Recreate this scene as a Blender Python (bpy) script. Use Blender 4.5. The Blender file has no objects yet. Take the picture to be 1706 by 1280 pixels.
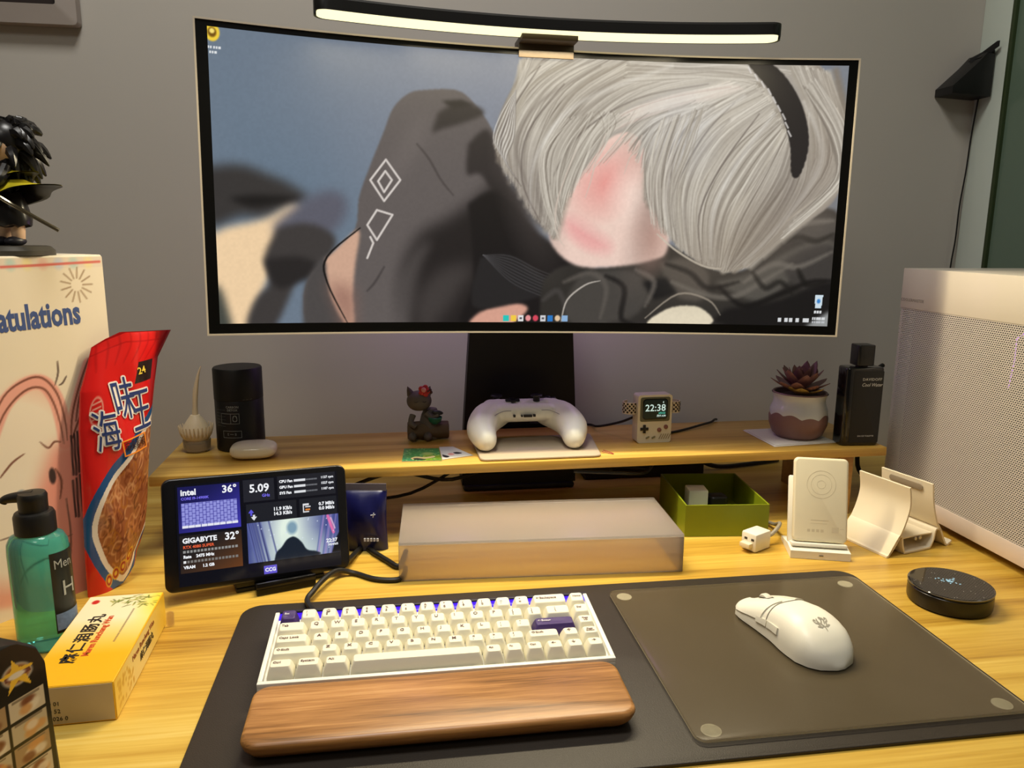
import bpy, bmesh, math, random
import numpy as np
from mathutils import Matrix, Vector

# ------------------------------------------------------------------ camera, world, lights, exposure
S = bpy.context.scene
COL = S.collection
R = math.radians
cam = bpy.data.cameras.new('camera'); camo = bpy.data.objects.new('camera', cam); COL.objects.link(camo)
cam.sensor_fit = 'HORIZONTAL'; cam.sensor_width = 36; cam.lens = 1279.66 * 36 / 1706
cam.clip_start = .01
camo.matrix_world = Matrix([[0.988934, 0.020728, -0.146902, 0.12531], [-0.148152, 0.19008, -0.970526, -0.62171], [0.007806, 0.98155, 0.191048, 0.40233], [0, 0, 0, 1]])
S.camera = camo
S.view_settings.view_transform = 'Standard'; S.view_settings.look = 'None'
S.view_settings.exposure = 0.0; S.view_settings.gamma = 1.0; S.view_settings.use_curve_mapping = False

w = bpy.data.worlds.new('room_dim'); S.world = w; w.use_nodes = True
w.node_tree.nodes['Background'].inputs[0].default_value = (1, .93, .86, 1)
w.node_tree.nodes['Background'].inputs[1].default_value = .048

def area(name, loc, target, size, sy, power, col):
    l = bpy.data.lights.new(name, 'AREA'); l.shape = 'RECTANGLE'; l.size = size; l.size_y = sy; l.energy = power; l.color = col
    o = bpy.data.objects.new(name, l); COL.objects.link(o); o.location = loc
    o.rotation_euler = (Vector(target) - Vector(loc)).to_track_quat('-Z', 'Y').to_euler(); return o
def point(name, loc, power, col, rad=.02):
    l = bpy.data.lights.new(name, 'POINT'); l.energy = power; l.color = col; l.shadow_soft_size = rad
    o = bpy.data.objects.new(name, l); COL.objects.link(o); o.location = loc; return o
BAR_WATTS = 1.40; BAR_COLOR = (1.0, .86, .58)
area('ceiling_and_fill_light', (.05, -.10, 1.80), (.05, -.10, 0), .40, .40, 15.0, (1, .97, .91))
area('ceiling_and_fill_light', (-.30, -1.15, 1.80), (0.1, .3, .2), .45, .45, 5.5, (1, .96, .88))  # added fill light behind the camera, lifts the front faces
for bu in (-.23, -.115, 0, .115, .23):      # the lamp bar's own light, just under its diffuser
    area('light_bar_light', (.3185 + math.sin(bu), .3545 + math.cos(bu) - 1, .6340), (.3185 + math.sin(bu), .3545 + math.cos(bu) - 1 - .16, 0), .105, .022, BAR_WATTS, BAR_COLOR)
point('monitor_back_glow', (.17, .535, .36), .27, (.66, .32, .95))
point('monitor_back_glow', (.46, .535, .36), .27, (.66, .32, .95))

# ------------------------------------------------------------------ helpers
random.seed(7)
def lin(c): return tuple((x/255/12.92 if x/255 <= .04045 else ((x/255+.055)/1.055)**2.4) for x in c[:3])
MATS = {}
def M(name, col, rough=.5, metal=0, spec=.5, bump=None, var=.06, vscale=25, emis=None, es=1, alpha=None, trans=0, ior=1.45, coat=0, sss=0):
    if name in MATS: return MATS[name]
    m = bpy.data.materials.new(name); m.use_nodes = True; nt = m.node_tree; b = nt.nodes['Principled BSDF']
    tc = nt.nodes.new('ShaderNodeTexCoord')
    n = nt.nodes.new('ShaderNodeTexNoise'); n.inputs['Scale'].default_value = vscale; n.inputs['Detail'].default_value = 3
    nt.links.new(tc.outputs['Object'], n.inputs['Vector'])
    mx = nt.nodes.new('ShaderNodeMix'); mx.data_type = 'RGBA'
    c = lin(col); nt.links.new(n.outputs['Fac'], mx.inputs['Factor'])
    mx.inputs['A'].default_value = (*[v*(1-var) for v in c], 1); mx.inputs['B'].default_value = (*[min(1, v*(1+var)) for v in c], 1)
    nt.links.new(mx.outputs['Result'], b.inputs['Base Color'])
    b.inputs['Roughness'].default_value = rough; b.inputs['Metallic'].default_value = metal
    b.inputs['Specular IOR Level'].default_value = spec; b.inputs['IOR'].default_value = ior
    b.inputs['Coat Weight'].default_value = coat; b.inputs['Transmission Weight'].default_value = trans
    if sss: b.inputs['Subsurface Weight'].default_value = sss; b.inputs['Subsurface Radius'].default_value = (.01, .008, .005)
    if alpha is not None: b.inputs['Alpha'].default_value = alpha
    if emis: b.inputs['Emission Color'].default_value = (*lin(emis), 1); b.inputs['Emission Strength'].default_value = es
    if bump:
        n2 = nt.nodes.new('ShaderNodeTexNoise'); n2.inputs['Scale'].default_value = bump[0]; n2.inputs['Detail'].default_value = 4
        nt.links.new(tc.outputs['Object'], n2.inputs['Vector'])
        bp = nt.nodes.new('ShaderNodeBump'); bp.inputs['Strength'].default_value = bump[1]; bp.inputs['Distance'].default_value = .001
        nt.links.new(n2.outputs['Fac'], bp.inputs['Height']); nt.links.new(bp.outputs['Normal'], b.inputs['Normal'])
    MATS[name] = m; return m
def wood(name, cols, rough=.4, sx=1.5, sy=28, strip=.06, stripvar=.16, coat=0, fine=260):
    m = bpy.data.materials.new(name); m.use_nodes = True; nt = m.node_tree; b = nt.nodes['Principled BSDF']; L = nt.links.new
    tc = nt.nodes.new('ShaderNodeTexCoord')
    def noise(scl, detail, dist=0):
        mp = nt.nodes.new('ShaderNodeMapping'); mp.inputs['Scale'].default_value = scl; L(tc.outputs['Object'], mp.inputs['Vector'])
        n = nt.nodes.new('ShaderNodeTexNoise'); n.inputs['Scale'].default_value = 1; n.inputs['Detail'].default_value = detail; n.inputs['Distortion'].default_value = dist
        L(mp.outputs['Vector'], n.inputs['Vector']); return n.outputs['Fac']
    a = noise((sx, sy, sy), 5, .6); f = noise((sx*8, fine, fine), 3)
    sep = nt.nodes.new('ShaderNodeSeparateXYZ'); L(tc.outputs['Object'], sep.inputs[0])
    def math_(op, x, y):
        n = nt.nodes.new('ShaderNodeMath'); n.operation = op
        for i, v in enumerate((x, y)):
            if isinstance(v, (int, float)): n.inputs[i].default_value = v
            elif v is not None: L(v, n.inputs[i])
        return n.outputs[0]
    fl = math_('FLOOR', math_('DIVIDE', sep.outputs['Y'], strip), None)
    wn = nt.nodes.new('ShaderNodeTexWhiteNoise'); wn.noise_dimensions = '1D'; L(fl, wn.inputs['W'])
    sv = math_('MULTIPLY', math_('SUBTRACT', wn.outputs['Value'], .5), stripvar)
    t = math_('ADD', math_('ADD', math_('MULTIPLY', a, .8), math_('MULTIPLY', f, .3)), sv)
    cr = nt.nodes.new('ShaderNodeValToRGB'); e = cr.color_ramp.elements
    e[0].position = .33; e[0].color = (*lin(cols[0]), 1); e[1].position = .78; e[1].color = (*lin(cols[-1]), 1)
    k = len(cols)
    for i in range(1, k-1): q = e.new(.33 + .45*i/(k-1)); q.color = (*lin(cols[i]), 1)
    L(t, cr.inputs['Fac']); L(cr.outputs['Color'], b.inputs['Base Color'])
    b.inputs['Roughness'].default_value = rough; b.inputs['Coat Weight'].default_value = coat
    bp = nt.nodes.new('ShaderNodeBump'); bp.inputs['Strength'].default_value = .12; bp.inputs['Distance'].default_value = .0006
    L(f, bp.inputs['Height']); L(bp.outputs['Normal'], b.inputs['Normal'])
    return m
def painted_mat(name, rough=.5, emit=0, coat=0, metal=0, spec=.5):
    m = bpy.data.materials.new(name); m.use_nodes = True; nt = m.node_tree; b = nt.nodes['Principled BSDF']
    a = nt.nodes.new('ShaderNodeAttribute'); a.attribute_name = 'Col'
    if emit:
        b.inputs['Base Color'].default_value = (.004, .004, .004, 1)
        nt.links.new(a.outputs['Color'], b.inputs['Emission Color']); b.inputs['Emission Strength'].default_value = emit
    else: nt.links.new(a.outputs['Color'], b.inputs['Base Color'])
    b.inputs['Roughness'].default_value = rough; b.inputs['Coat Weight'].default_value = coat; b.inputs['Metallic'].default_value = metal; b.inputs['Specular IOR Level'].default_value = spec
    return m

def tag(o, label, cat, group=None):
    o['label'] = label; o['category'] = cat
    if group: o['group'] = group
    return o
def thing(name, label, cat, loc=(0, 0, 0), rz=0, group=None):
    o = bpy.data.objects.new(name, None); COL.objects.link(o); o.location = loc; o.rotation_euler = (0, 0, rz); o.empty_display_size = .01
    return tag(o, label, cat, group)
def link(name, me, mat, parent=None, loc=None, mtx=None):
    o = bpy.data.objects.new(name, me); COL.objects.link(o)
    if mat is not None and not me.materials: me.materials.append(mat)
    if parent: o.parent = parent
    if loc is not None: o.location = loc
    if mtx is not None: o.matrix_local = mtx
    return o
def mesh(name, VF, smooth=35):
    V, F = VF; me = bpy.data.meshes.new(name); me.from_pydata([tuple(v) for v in V], [], F); me.update()
    if smooth:
        me.polygons.foreach_set('use_smooth', [True]*len(me.polygons)); me.set_sharp_from_angle(angle=R(smooth))
    return me
def mk(name, VF, mat, parent=None, smooth=35, loc=None, mtx=None): return link(name, mesh(name, VF, smooth), mat, parent, loc, mtx)
def struct(o): o['kind'] = 'structure'; return o
def stuff(o): o['kind'] = 'stuff'; return o
def J(*parts):
    V, F = [], []
    for v, f in parts:
        k = len(V); V += [tuple(x) for x in v]; F += [tuple(i+k for i in q) for q in f]
    return V, F
def X(VF, m): return [tuple(m @ Vector(v)) for v in VF[0]], VF[1]
def T(x, y, z): return Matrix.Translation((x, y, z))
def RX(a): return Matrix.Rotation(R(a), 4, 'X')
def RY(a): return Matrix.Rotation(R(a), 4, 'Y')
def RZ(a): return Matrix.Rotation(R(a), 4, 'Z')
def SC(x, y, z): return Matrix.Diagonal((x, y, z, 1))
def basis(o, dx, dy):
    dx = Vector(dx).normalized(); dy = Vector(dy).normalized(); n = dx.cross(dy).normalized(); dy = n.cross(dx)
    return Matrix(((dx.x, dy.x, n.x, o[0]), (dx.y, dy.y, n.y, o[1]), (dx.z, dy.z, n.z, o[2]), (0, 0, 0, 1)))
FRONT = lambda x, y, z: basis((x, y, z), (1, 0, 0), (0, 0, 1))
def from_bm(bm):
    bm.verts.ensure_lookup_table(); bm.verts.index_update()
    r = [tuple(v.co) for v in bm.verts], [tuple(v.index for v in f.verts) for f in bm.faces]; bm.free(); return r
def box(x0, x1, y0, y1, z0, z1, bev=0, seg=2):
    bm = bmesh.new(); bmesh.ops.create_cube(bm, size=1)
    for v in bm.verts: v.co = Vector((x0 + (v.co.x+.5)*(x1-x0), y0 + (v.co.y+.5)*(y1-y0), z0 + (v.co.z+.5)*(z1-z0)))
    if bev: bmesh.ops.bevel(bm, geom=bm.edges[:], offset=bev, segments=seg, affect='EDGES', profile=.5)
    return from_bm(bm)
def rrect(w, h, r, n=5, cx=0, cy=0):
    P = []
    for sx, sy, a in ((1, 1, 0), (-1, 1, 90), (-1, -1, 180), (1, -1, 270)):
        for i in range(n+1):
            t = R(a + 90*i/n); P.append((cx + sx*(w/2-r) + r*math.cos(t), cy + sy*(h/2-r) + r*math.sin(t)))
    return P
def prism(P, z0, z1, bev=0, seg=2):
    bm = bmesh.new(); f = bm.faces.new([bm.verts.new((x, y, z0)) for x, y in P])
    f.normal_update()
    if f.normal.z < 0: f.normal_flip()
    g = bmesh.ops.extrude_face_region(bm, geom=[f]); vs = [e for e in g['geom'] if isinstance(e, bmesh.types.BMVert)]
    for v in vs: v.co.z = z1
    f.normal_flip(); bmesh.ops.recalc_face_normals(bm, faces=bm.faces[:])
    if bev:
        ed = [e for e in bm.edges if abs(e.verts[0].co.z - e.verts[1].co.z) < 1e-9]
        bmesh.ops.bevel(bm, geom=ed, offset=bev, segments=seg, affect='EDGES', profile=.5)
    return from_bm(bm)
def slab(P, z0, z1, bev=0, n=3):
    """rounded plate from a convex outline: rings, no n-gon bevel trouble"""
    c = np.mean(np.array(P), 0); P = np.array(P); rings = []
    nrm = []
    for i in range(len(P)):
        t = P[(i+1) % len(P)] - P[i-1]; t = t/np.linalg.norm(t); nrm.append((t[1], -t[0]))
    nrm = np.array(nrm)
    if ((P-c)*nrm).sum() < 0: nrm = -nrm
    prof = []
    if bev:
        for i in range(n+1): a = R(90*i/n); prof.append((bev*(1-math.sin(a)), z0 + bev*(1-math.cos(a))))
        for i in range(n+1): a = R(90*i/n); prof.append((bev*(1-math.cos(a)), z1 - bev*(1-math.sin(a))))
    else: prof = [(0, z0), (0, z1)]
    for ins, z in prof: rings.append([(x, y, z) for x, y in P - nrm*ins])
    return loft(rings)
def loft(rings, cap=True, closed=True):
    n = len(rings[0]); V = [p for r in rings for p in r]; F = []
    for i in range(len(rings)-1):
        for j in range(n if closed else n-1):
            k = (j+1) % n; F.append((i*n+j, i*n+k, (i+1)*n+k, (i+1)*n+j))
    if cap: F.append(tuple(range(n))[::-1]); F.append(tuple((len(rings)-1)*n + j for j in range(n)))
    return V, F
def lathe(prof, n=36, cap=True):
    return loft([[(max(r, 1e-5)*math.cos(2*math.pi*j/n), max(r, 1e-5)*math.sin(2*math.pi*j/n), z) for j in range(n)] for r, z in prof], cap)
def catmull(P, n=6):
    P = [Vector(p) for p in P]; out = []
    for i in range(len(P)-1):
        a, b, c, d = P[max(i-1, 0)], P[i], P[i+1], P[min(i+2, len(P)-1)]
        for k in range(n):
            t = k/n; out.append(.5*((2*b) + (c-a)*t + (2*a-5*b+4*c-d)*t*t + (3*b-a-3*c+d)*t**3))
    return out + [P[-1]]
def tube(P, r, n=8, smooth=6):
    P = catmull(P, smooth) if smooth else [Vector(p) for p in P]; rings = []; up = None
    for i, p in enumerate(P):
        t = (P[min(i+1, len(P)-1)] - P[max(i-1, 0)]).normalized()
        if up is None: up = t.orthogonal().normalized()
        up = (up - t*up.dot(t)).normalized(); s = t.cross(up)
        q = r if not hasattr(r, '__len__') else float(np.interp(i/(len(P)-1), np.linspace(0, 1, len(r)), r))
        rings.append([tuple(p + (up*math.cos(2*math.pi*j/n) + s*math.sin(2*math.pi*j/n))*q) for j in range(n)])
    return loft(rings)
def sell(a, b, c, e=1.0, f=1.0, nu=32, nv=16):
    def sp(w, m): return math.copysign(abs(w)**m, w)
    rings = []
    for i in range(nv+1):
        v = -math.pi/2 + math.pi*i/nv; cv = max(abs(math.cos(v)), 1e-3)**e
        rings.append([(a*cv*sp(math.cos(u), f), b*cv*sp(math.sin(u), f), c*sp(math.sin(v), e)) for u in (2*math.pi*j/nu for j in range(nu))])
    return loft(rings)
TXT = []
def txt(s, size, mat, parent, m, name='lettering', align='CENTER', off=0, warp=None, ext=.00012, sx=1.0, spacing=1.0, shear=0, halo=0):
    TXT.append((s, size, mat, parent, m, name, align, off, warp, ext, sx, spacing, shear, halo))
def flush_text():
    tmp = []
    for t in TXT:
        c = bpy.data.curves.new('t', 'FONT'); c.body = t[0]; c.size = t[1]; c.align_x = t[6]; c.align_y = 'CENTER'; c.offset = t[7]; c.extrude = t[9]; c.resolution_u = 2
        c.space_character = t[11]; c.shear = t[12]
        o = bpy.data.objects.new('t', c); COL.objects.link(o); tmp.append(o)
    dg = bpy.context.evaluated_depsgraph_get(); dg.update()
    for o, t in zip(tmp, TXT):
        me = bpy.data.meshes.new_from_object(o.evaluated_get(dg)); me.name = t[5]
        if t[10] != 1: me.transform(SC(t[10], 1, 1))
        if t[13]:                                  # an outline: eight shifted copies in one mesh
            bm = bmesh.new()
            for k in range(8):
                m2 = me.copy(); m2.transform(T(t[13]*math.cos(k*math.pi/4), t[13]*math.sin(k*math.pi/4), k*2e-6)); bm.from_mesh(m2); bpy.data.meshes.remove(m2)
            bm.to_mesh(me); bm.free()
        me.transform(t[4])
        if t[8]:                                    # bend lettering onto a curved face: cut it finely first
            bm = bmesh.new(); bm.from_mesh(me); bmesh.ops.triangulate(bm, faces=bm.faces[:])
            for _ in range(4):
                ed = [e for e in bm.edges if e.calc_length() > t[1]*.16]
                if not ed: break
                bmesh.ops.subdivide_edges(bm, edges=ed, cuts=1); bmesh.ops.triangulate(bm, faces=[f for f in bm.faces if len(f.verts) > 3])
            for v in bm.verts: v.co = t[8](v.co)
            bm.to_mesh(me); bm.free()
        me.materials.clear(); c = o.data; bpy.data.objects.remove(o); bpy.data.curves.remove(c)
        link(t[5], me, t[2], t[3])

# ------------------------------------------------------------------ a small numpy painter for flat pictures and prints
class Pic:
    """W x H raster in its own units: x 0..ax to the right, y 0..1 downward"""
    def __init__(s, W, H, ax, col):
        s.W, s.H, s.ax = W, H, ax
        s.x = np.linspace(0, ax, W)[None, :].repeat(H, 0); s.y = np.linspace(0, 1, H)[:, None].repeat(W, 1)
        s.c = np.zeros((H, W, 3)); s.c[:] = np.array(col)/255.
    def blend(s, m, col, sl=None):
        c = np.array(col)/255.
        if sl is None: s.c += (c - s.c)*m[..., None]
        else: s.c[sl] += (c - s.c[sl])*m[..., None]
    def mask(s, P):
        m = np.zeros((s.H, s.W), bool); n = len(P)
        for i in range(n):
            x0, y0 = P[i]; x1, y1 = P[(i+1) % n]
            if y0 == y1: continue
            c = ((s.y >= min(y0, y1)) & (s.y < max(y0, y1))); xx = x0 + (s.y-y0)*(x1-x0)/(y1-y0)
            m ^= c & (s.x < xx)
        return m.astype(float)
    def blur(s, m, r):
        k = max(1, int(r*s.H)); 
        for _ in range(2):
            for ax in (0, 1):
                p = np.pad(m, [(k, k) if a == ax else (0, 0) for a in (0, 1)], mode='edge'); cs = np.cumsum(p, ax)
                z = np.zeros_like(np.take(cs, [0], ax)); cs = np.concatenate([z, cs], ax); n = m.shape[ax]
                m = (np.take(cs, range(2*k+1, 2*k+1+n), ax) - np.take(cs, range(0, n), ax))/(2*k+1)
        return m
    def poly(s, P, col, blur=0, a=1, smooth=True):
        if smooth and len(P) > 4:
            Q = [Vector((*p, 0)) for p in P]; Q = Q + Q[:1]; P = [(q.x, q.y) for q in catmull(Q, 4)[:-1]]
        m = s.mask(P)
        if blur: m = s.blur(m, blur)
        s.blend(m*a, col); return m
    def ell(s, cx, cy, rx, ry, col, soft=.15, a=1, rot=0):
        dx, dy = s.x-cx, s.y-cy; c, n = math.cos(rot), math.sin(rot)
        d = np.sqrt(((dx*c+dy*n)/rx)**2 + ((-dx*n+dy*c)/ry)**2); s.blend(np.clip((1+soft-d)/(2*soft), 0, 1)*a, col)
    def rect(s, x0, y0, x1, y1, col, a=1): s.blend(((s.x >= x0) & (s.x <= x1) & (s.y >= y0) & (s.y <= y1))*a*1., col)
    def line(s, P, w, col, a=1, soft=None, curve=True, taper=True):
        if curve: Q = catmull([(p[0], p[1], 0) for p in P], 5); P = [(q.x, q.y) for q in Q]
        n = len(P)-1; px = 1./s.H; soft = soft or px
        xs = [p[0] for p in P]; ys = [p[1] for p in P]; g = w+2*soft
        i0 = int(max(0, (min(xs)-g)/s.ax*(s.W-1))); i1 = int(min(s.W, (max(xs)+g)/s.ax*(s.W-1)+2)); j0 = int(max(0, (min(ys)-g)*(s.H-1))); j1 = int(min(s.H, (max(ys)+g)*(s.H-1)+2))
        if i1 <= i0 or j1 <= j0: return
        sl = (slice(j0, j1), slice(i0, i1)); gx, gy = s.x[sl], s.y[sl]; best = np.zeros(gx.shape)
        for k in range(n):
            (ax_, ay), (bx, by) = P[k], P[k+1]; dx, dy = bx-ax_, by-ay; l2 = dx*dx+dy*dy+1e-12
            t = np.clip(((gx-ax_)*dx + (gy-ay)*dy)/l2, 0, 1); d = np.hypot(gx-ax_-t*dx, gy-ay-t*dy)
            ww = w*(math.sin(math.pi*(.08+.9*(k+.5)/n))**.5 if taper else 1)
            best = np.maximum(best, np.clip((ww/2+soft/2-d)/soft, 0, 1))
        s.blend(best*a, col, sl)
    def noise(s, amp, sc, seed=0):
        r = np.random.RandomState(seed); h, w_ = max(2, int(sc)), max(2, int(sc*s.ax)); g = r.rand(h+1, w_+1)
        yy = s.y*(h-1e-6); xx = s.x/s.ax*(w_-1e-6); i = yy.astype(int).clip(0, h-1); j = xx.astype(int).clip(0, w_-1); fy, fx = yy-i, xx-j
        fy = fy*fy*(3-2*fy); fx = fx*fx*(3-2*fx)
        v = g[i, j]*(1-fy)*(1-fx)+g[i+1, j]*fy*(1-fx)+g[i, j+1]*(1-fy)*fx+g[i+1, j+1]*fy*fx
        s.c *= (1+amp*(v-.5)*2)[..., None]
def sheet(name, pic, pos, mat, parent, mtx=None):
    """a flat picture as a fine mesh with a colour per vertex; pos(x, y) -> local point arrays (x 0..ax right, y 0..1 down)"""
    H, W = pic.H, pic.W; P = pos(pic.x/pic.ax, pic.y); co = np.stack(P, -1).reshape(-1, 3)
    me = bpy.data.meshes.new(name); nv = H*W; me.vertices.add(nv); me.vertices.foreach_set('co', co.astype(np.float32).ravel())
    i = np.arange(nv).reshape(H, W); q = np.stack([i[1:, :-1], i[1:, 1:], i[:-1, 1:], i[:-1, :-1]], -1).reshape(-1, 4); nf = len(q)
    me.loops.add(nf*4); me.loops.foreach_set('vertex_index', q.ravel().astype(np.int32)); me.polygons.add(nf)
    me.polygons.foreach_set('loop_start', np.arange(0, nf*4, 4, dtype=np.int32)); me.update(calc_edges=True); me.validate()
    me.polygons.foreach_set('use_smooth', [True]*nf)
    c = np.clip(pic.c, 0, 1); l = np.where(c <= .04045, c/12.92, ((c+.055)/1.055)**2.4)
    at = me.color_attributes.new('Col', 'FLOAT_COLOR', 'POINT'); at.data.foreach_set('color', np.concatenate([l, np.ones((H, W, 1))], -1).astype(np.float32).ravel())
    return link(name, me, mat, parent, mtx=mtx)

# ------------------------------------------------------------------ the room
WALL_Y = .68
m_wall = M('wall_paint', (184, 179, 170), .75, bump=(60, .06), var=.03, vscale=3)
m_floor = wood('floor_boards', [(92, 72, 52), (120, 95, 68)], .5, 1.2, 20, .12)
struct(mk('wall_back', box(-2.2, 1.30, WALL_Y, WALL_Y+.1, -.76, 1.9), m_wall))
struct(mk('floor', box(-2.2, 2.2, -2.4, WALL_Y, -.80, -.76), m_floor))
struct(mk('ceiling', box(-2.2, 2.2, -2.4, WALL_Y, 1.9, 1.95), M('ceiling_paint', (214, 210, 202), .8, var=.02)))
m_jamb = M('glossy_white_jamb', (196, 206, 194), .12, var=.02)
XW = 1.15
struct(mk('wall_right', box(XW, XW+.12, -2.4, -.75, -.76, 1.9), m_wall))
wf = struct(mk('window_1', J(box(XW, XW+.1, .612, WALL_Y, -.76, 1.9, .002), box(XW, XW+.1, -.75, .612, -.76, -.10, .002), box(XW, XW+.1, -.75, .612, 1.6, 1.9, .002)), m_jamb))
mk('window_seal', box(XW-.002, XW+.012, .604, .612, -.10, 1.6, .001), M('dark_green_seal', (48, 62, 34), .45), wf)
mk('window_pane', box(XW+.004, XW+.010, -.75, .604, -.10, 1.6), M('green_tinted_pane', (104, 124, 106), .03, trans=.12, ior=1.5, var=.02), wf)
mk('mullion', box(XW+.05, XW+.085, .50, .535, -.10, 1.6, .003), M('grey_mullion', (120, 116, 108), .5), wf)
struct(mk('added_panel_1', box(XW+.16, XW+.18, -1.0, WALL_Y+.1, -.76, 1.9), M('green_grey_panel', (150, 160, 146), .8)))  # added panel beyond the glass, its colour stands in for the room's reflection

# picture frame, top left of the wall
f = thing('picture_frame', 'pale grey frame around a dark picture, hung on the wall at the upper left', 'picture frame', (-.55, WALL_Y-.002, .88))
def ring(w, h, b, r=.006):
    a = rrect(w, h, r); c = rrect(w-2*b, h-2*b, r*.6); n = len(a); V = []; 
    for P, z in ((a, 0), (a, .018), (c, .022), (c, .004)): V += [(x, y, z) for x, y in P]
    F = []
    for k in range(3):
        for j in range(n): F.append((k*n+j, k*n+(j+1) % n, (k+1)*n+(j+1) % n, (k+1)*n+j))
    return V, F
mk('frame_moulding', X(ring(.447, .365, .026), RX(90)), M('pale_grey_frame', (158, 148, 140), .5), f)
mk('backing', box(-.215, .215, -.004, 0, -.175, .175), M('grey_mount', (112, 104, 97), .7), f)
mk('picture', box(-.185, .190, -.006, -.003, -.152, .150), M('dark_brown_print', (40, 28, 24), .5, var=.5, vscale=9), f)

# wedge bracket and its cable, right of the monitor
b = thing('wall_bracket', 'black wedge-shaped wall bracket with a thin arm pointing to the window', 'bracket', (1.10, WALL_Y, .66))
m_blk = M('black_plastic', (16, 15, 14), .45, var=.2)
q = [(-.028, -.0145), (-.028, -.002), (.012, .034), (.030, .053), (.046, .052), (.046, .020), (.046, -.0175)]
mk('wedge', X(prism(q, 0, .045, .0015), RX(90)), m_blk, b)
mk('arm', X(prism([(.022, .046), (.030, .053), (.048, .061), (.048, .052)], .008, .040, .001), RX(90)), m_blk, b)
mk('arm_plate', loft([[(x0_, y0_, z0_-.0045), (x0_+.002, y0_-.004, z0_-.0045), (x0_+.002, y0_-.004, z0_+.0045), (x0_, y0_, z0_+.0045)] for x0_, y0_, z0_ in ((.018, -.020, .044), (.034, -.028, .0535), (.0400, -.052, .0660))]), m_blk, b)
o = mk('bracket_cable', tube([(1.146, .664, .645), (1.146, .671, .58), (1.1445, .672, .52), (1.1405, .673, .46), (1.14, .673, .40), (1.137, .674, .34), (1.137, .674, .2), (1.13, .67, .02)], .0014, 6), m_blk)
tag(o, 'thin black cable running down the wall from the wedge bracket', 'cable')

# ------------------------------------------------------------------ desk, shelf
m_desk = wood('desk_oak', [(156, 114, 36), (198, 156, 60), (218, 181, 82), (232, 204, 116)], .38, 1.1, 26, .055, .16)
d = thing('desk', 'long yellow oak desk with straight grain along its length', 'desk', (.2, .2, 0))
mk('desktop', box(-1.05, .94, -.48, .475, -.026, 0, .002), m_desk, d)
for lx in (-.98, .87):
    for ly in (-.42, .42): mk('leg', box(lx-.025, lx+.025, ly-.025, ly+.025, -.76, -.026, .003), m_blk, d)
SH = .104
s = thing('desk_shelf', 'low oak monitor shelf standing along the back of the desk', 'shelf', (-.183, .346, 0), R(.85))
m_shelf = wood('shelf_oak', [(150, 106, 36), (188, 144, 60), (208, 167, 78), (222, 186, 104)], .38, 1.3, 34, .045, .14)
mk('board', box(0, 1.008, 0, .181, SH-.013, SH, .0012), m_shelf, s)
m_end = wood('shelf_end_oak', [(140, 98, 46), (176, 130, 66), (200, 156, 86)], .4, 12, 14, .05, .1)
for lx in (.03, .943): mk('end_panel', box(lx, lx+.022, .012, .172, 0, SH-.013, .001), m_end, s)

# ------------------------------------------------------------------ monitor (34 inch, 1800R), built in its own frame: x along the panel, y back, z up
WM, HM, RC = .812, .352, 1.8
mon = thing('monitor', 'large curved ultrawide monitor with black bezel and silver rim, switched on', 'monitor', (.31, .3796, .4527))
mon.rotation_euler = (Matrix.Rotation(R(.45), 3, 'Z') @ Matrix.Rotation(R(-1.57), 3, 'X') @ Matrix.Rotation(R(.83), 3, 'Y')).to_euler()
def cv(u, v, back=0.):
    a = u/RC; r = RC + back; return (r*np.sin(a), r*np.cos(a) - RC, v)
def curved(u0, u1, v0, v1, b0, b1, n=40):
    rings = []
    for i in range(n+1):
        u = u0 + (u1-u0)*i/n; rings.append([cv(u, v0, b0), cv(u, v1, b0), cv(u, v1, b1), cv(u, v0, b1)])
    return loft(rings)
U0, U1, V0, V1 = -.5*WM+.0125, .5*WM-.0115, -.5*HM+.0118, .5*HM-.0065
m_bez = M('bezel_black', (4, 4, 4), .5, spec=.15, var=.2); m_rim = M('silver_rim', (228, 216, 196), .3, .35, var=.03)
mk('bezel', J(curved(-.5*WM, U0, -.5*HM, .5*HM, 0, .008, 4), curved(U1, .5*WM, -.5*HM, .5*HM, 0, .008, 4), curved(U0, U1, -.5*HM, V0, 0, .008), curved(U0, U1, V1, .5*HM, 0, .008)), m_bez, mon)
e = .0021
mk('rim', J(curved(-.5*WM-e, .5*WM+e, -.5*HM-e, -.5*HM, -.001, .014), curved(-.5*WM-e, .5*WM+e, .5*HM, .5*HM+e, -.001, .014), curved(-.5*WM-e, -.5*WM, -.5*HM, .5*HM, -.001, .014, 3), curved(.5*WM, .5*WM+e, -.5*HM, .5*HM, -.001, .014, 3)), m_rim, mon)
mk('back_shell', J(curved(-.5*WM, .5*WM, -.5*HM, .5*HM, .009, .02), curved(-.26, .26, -.11, .12, .02, .055)), m_blk, mon)
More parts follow.
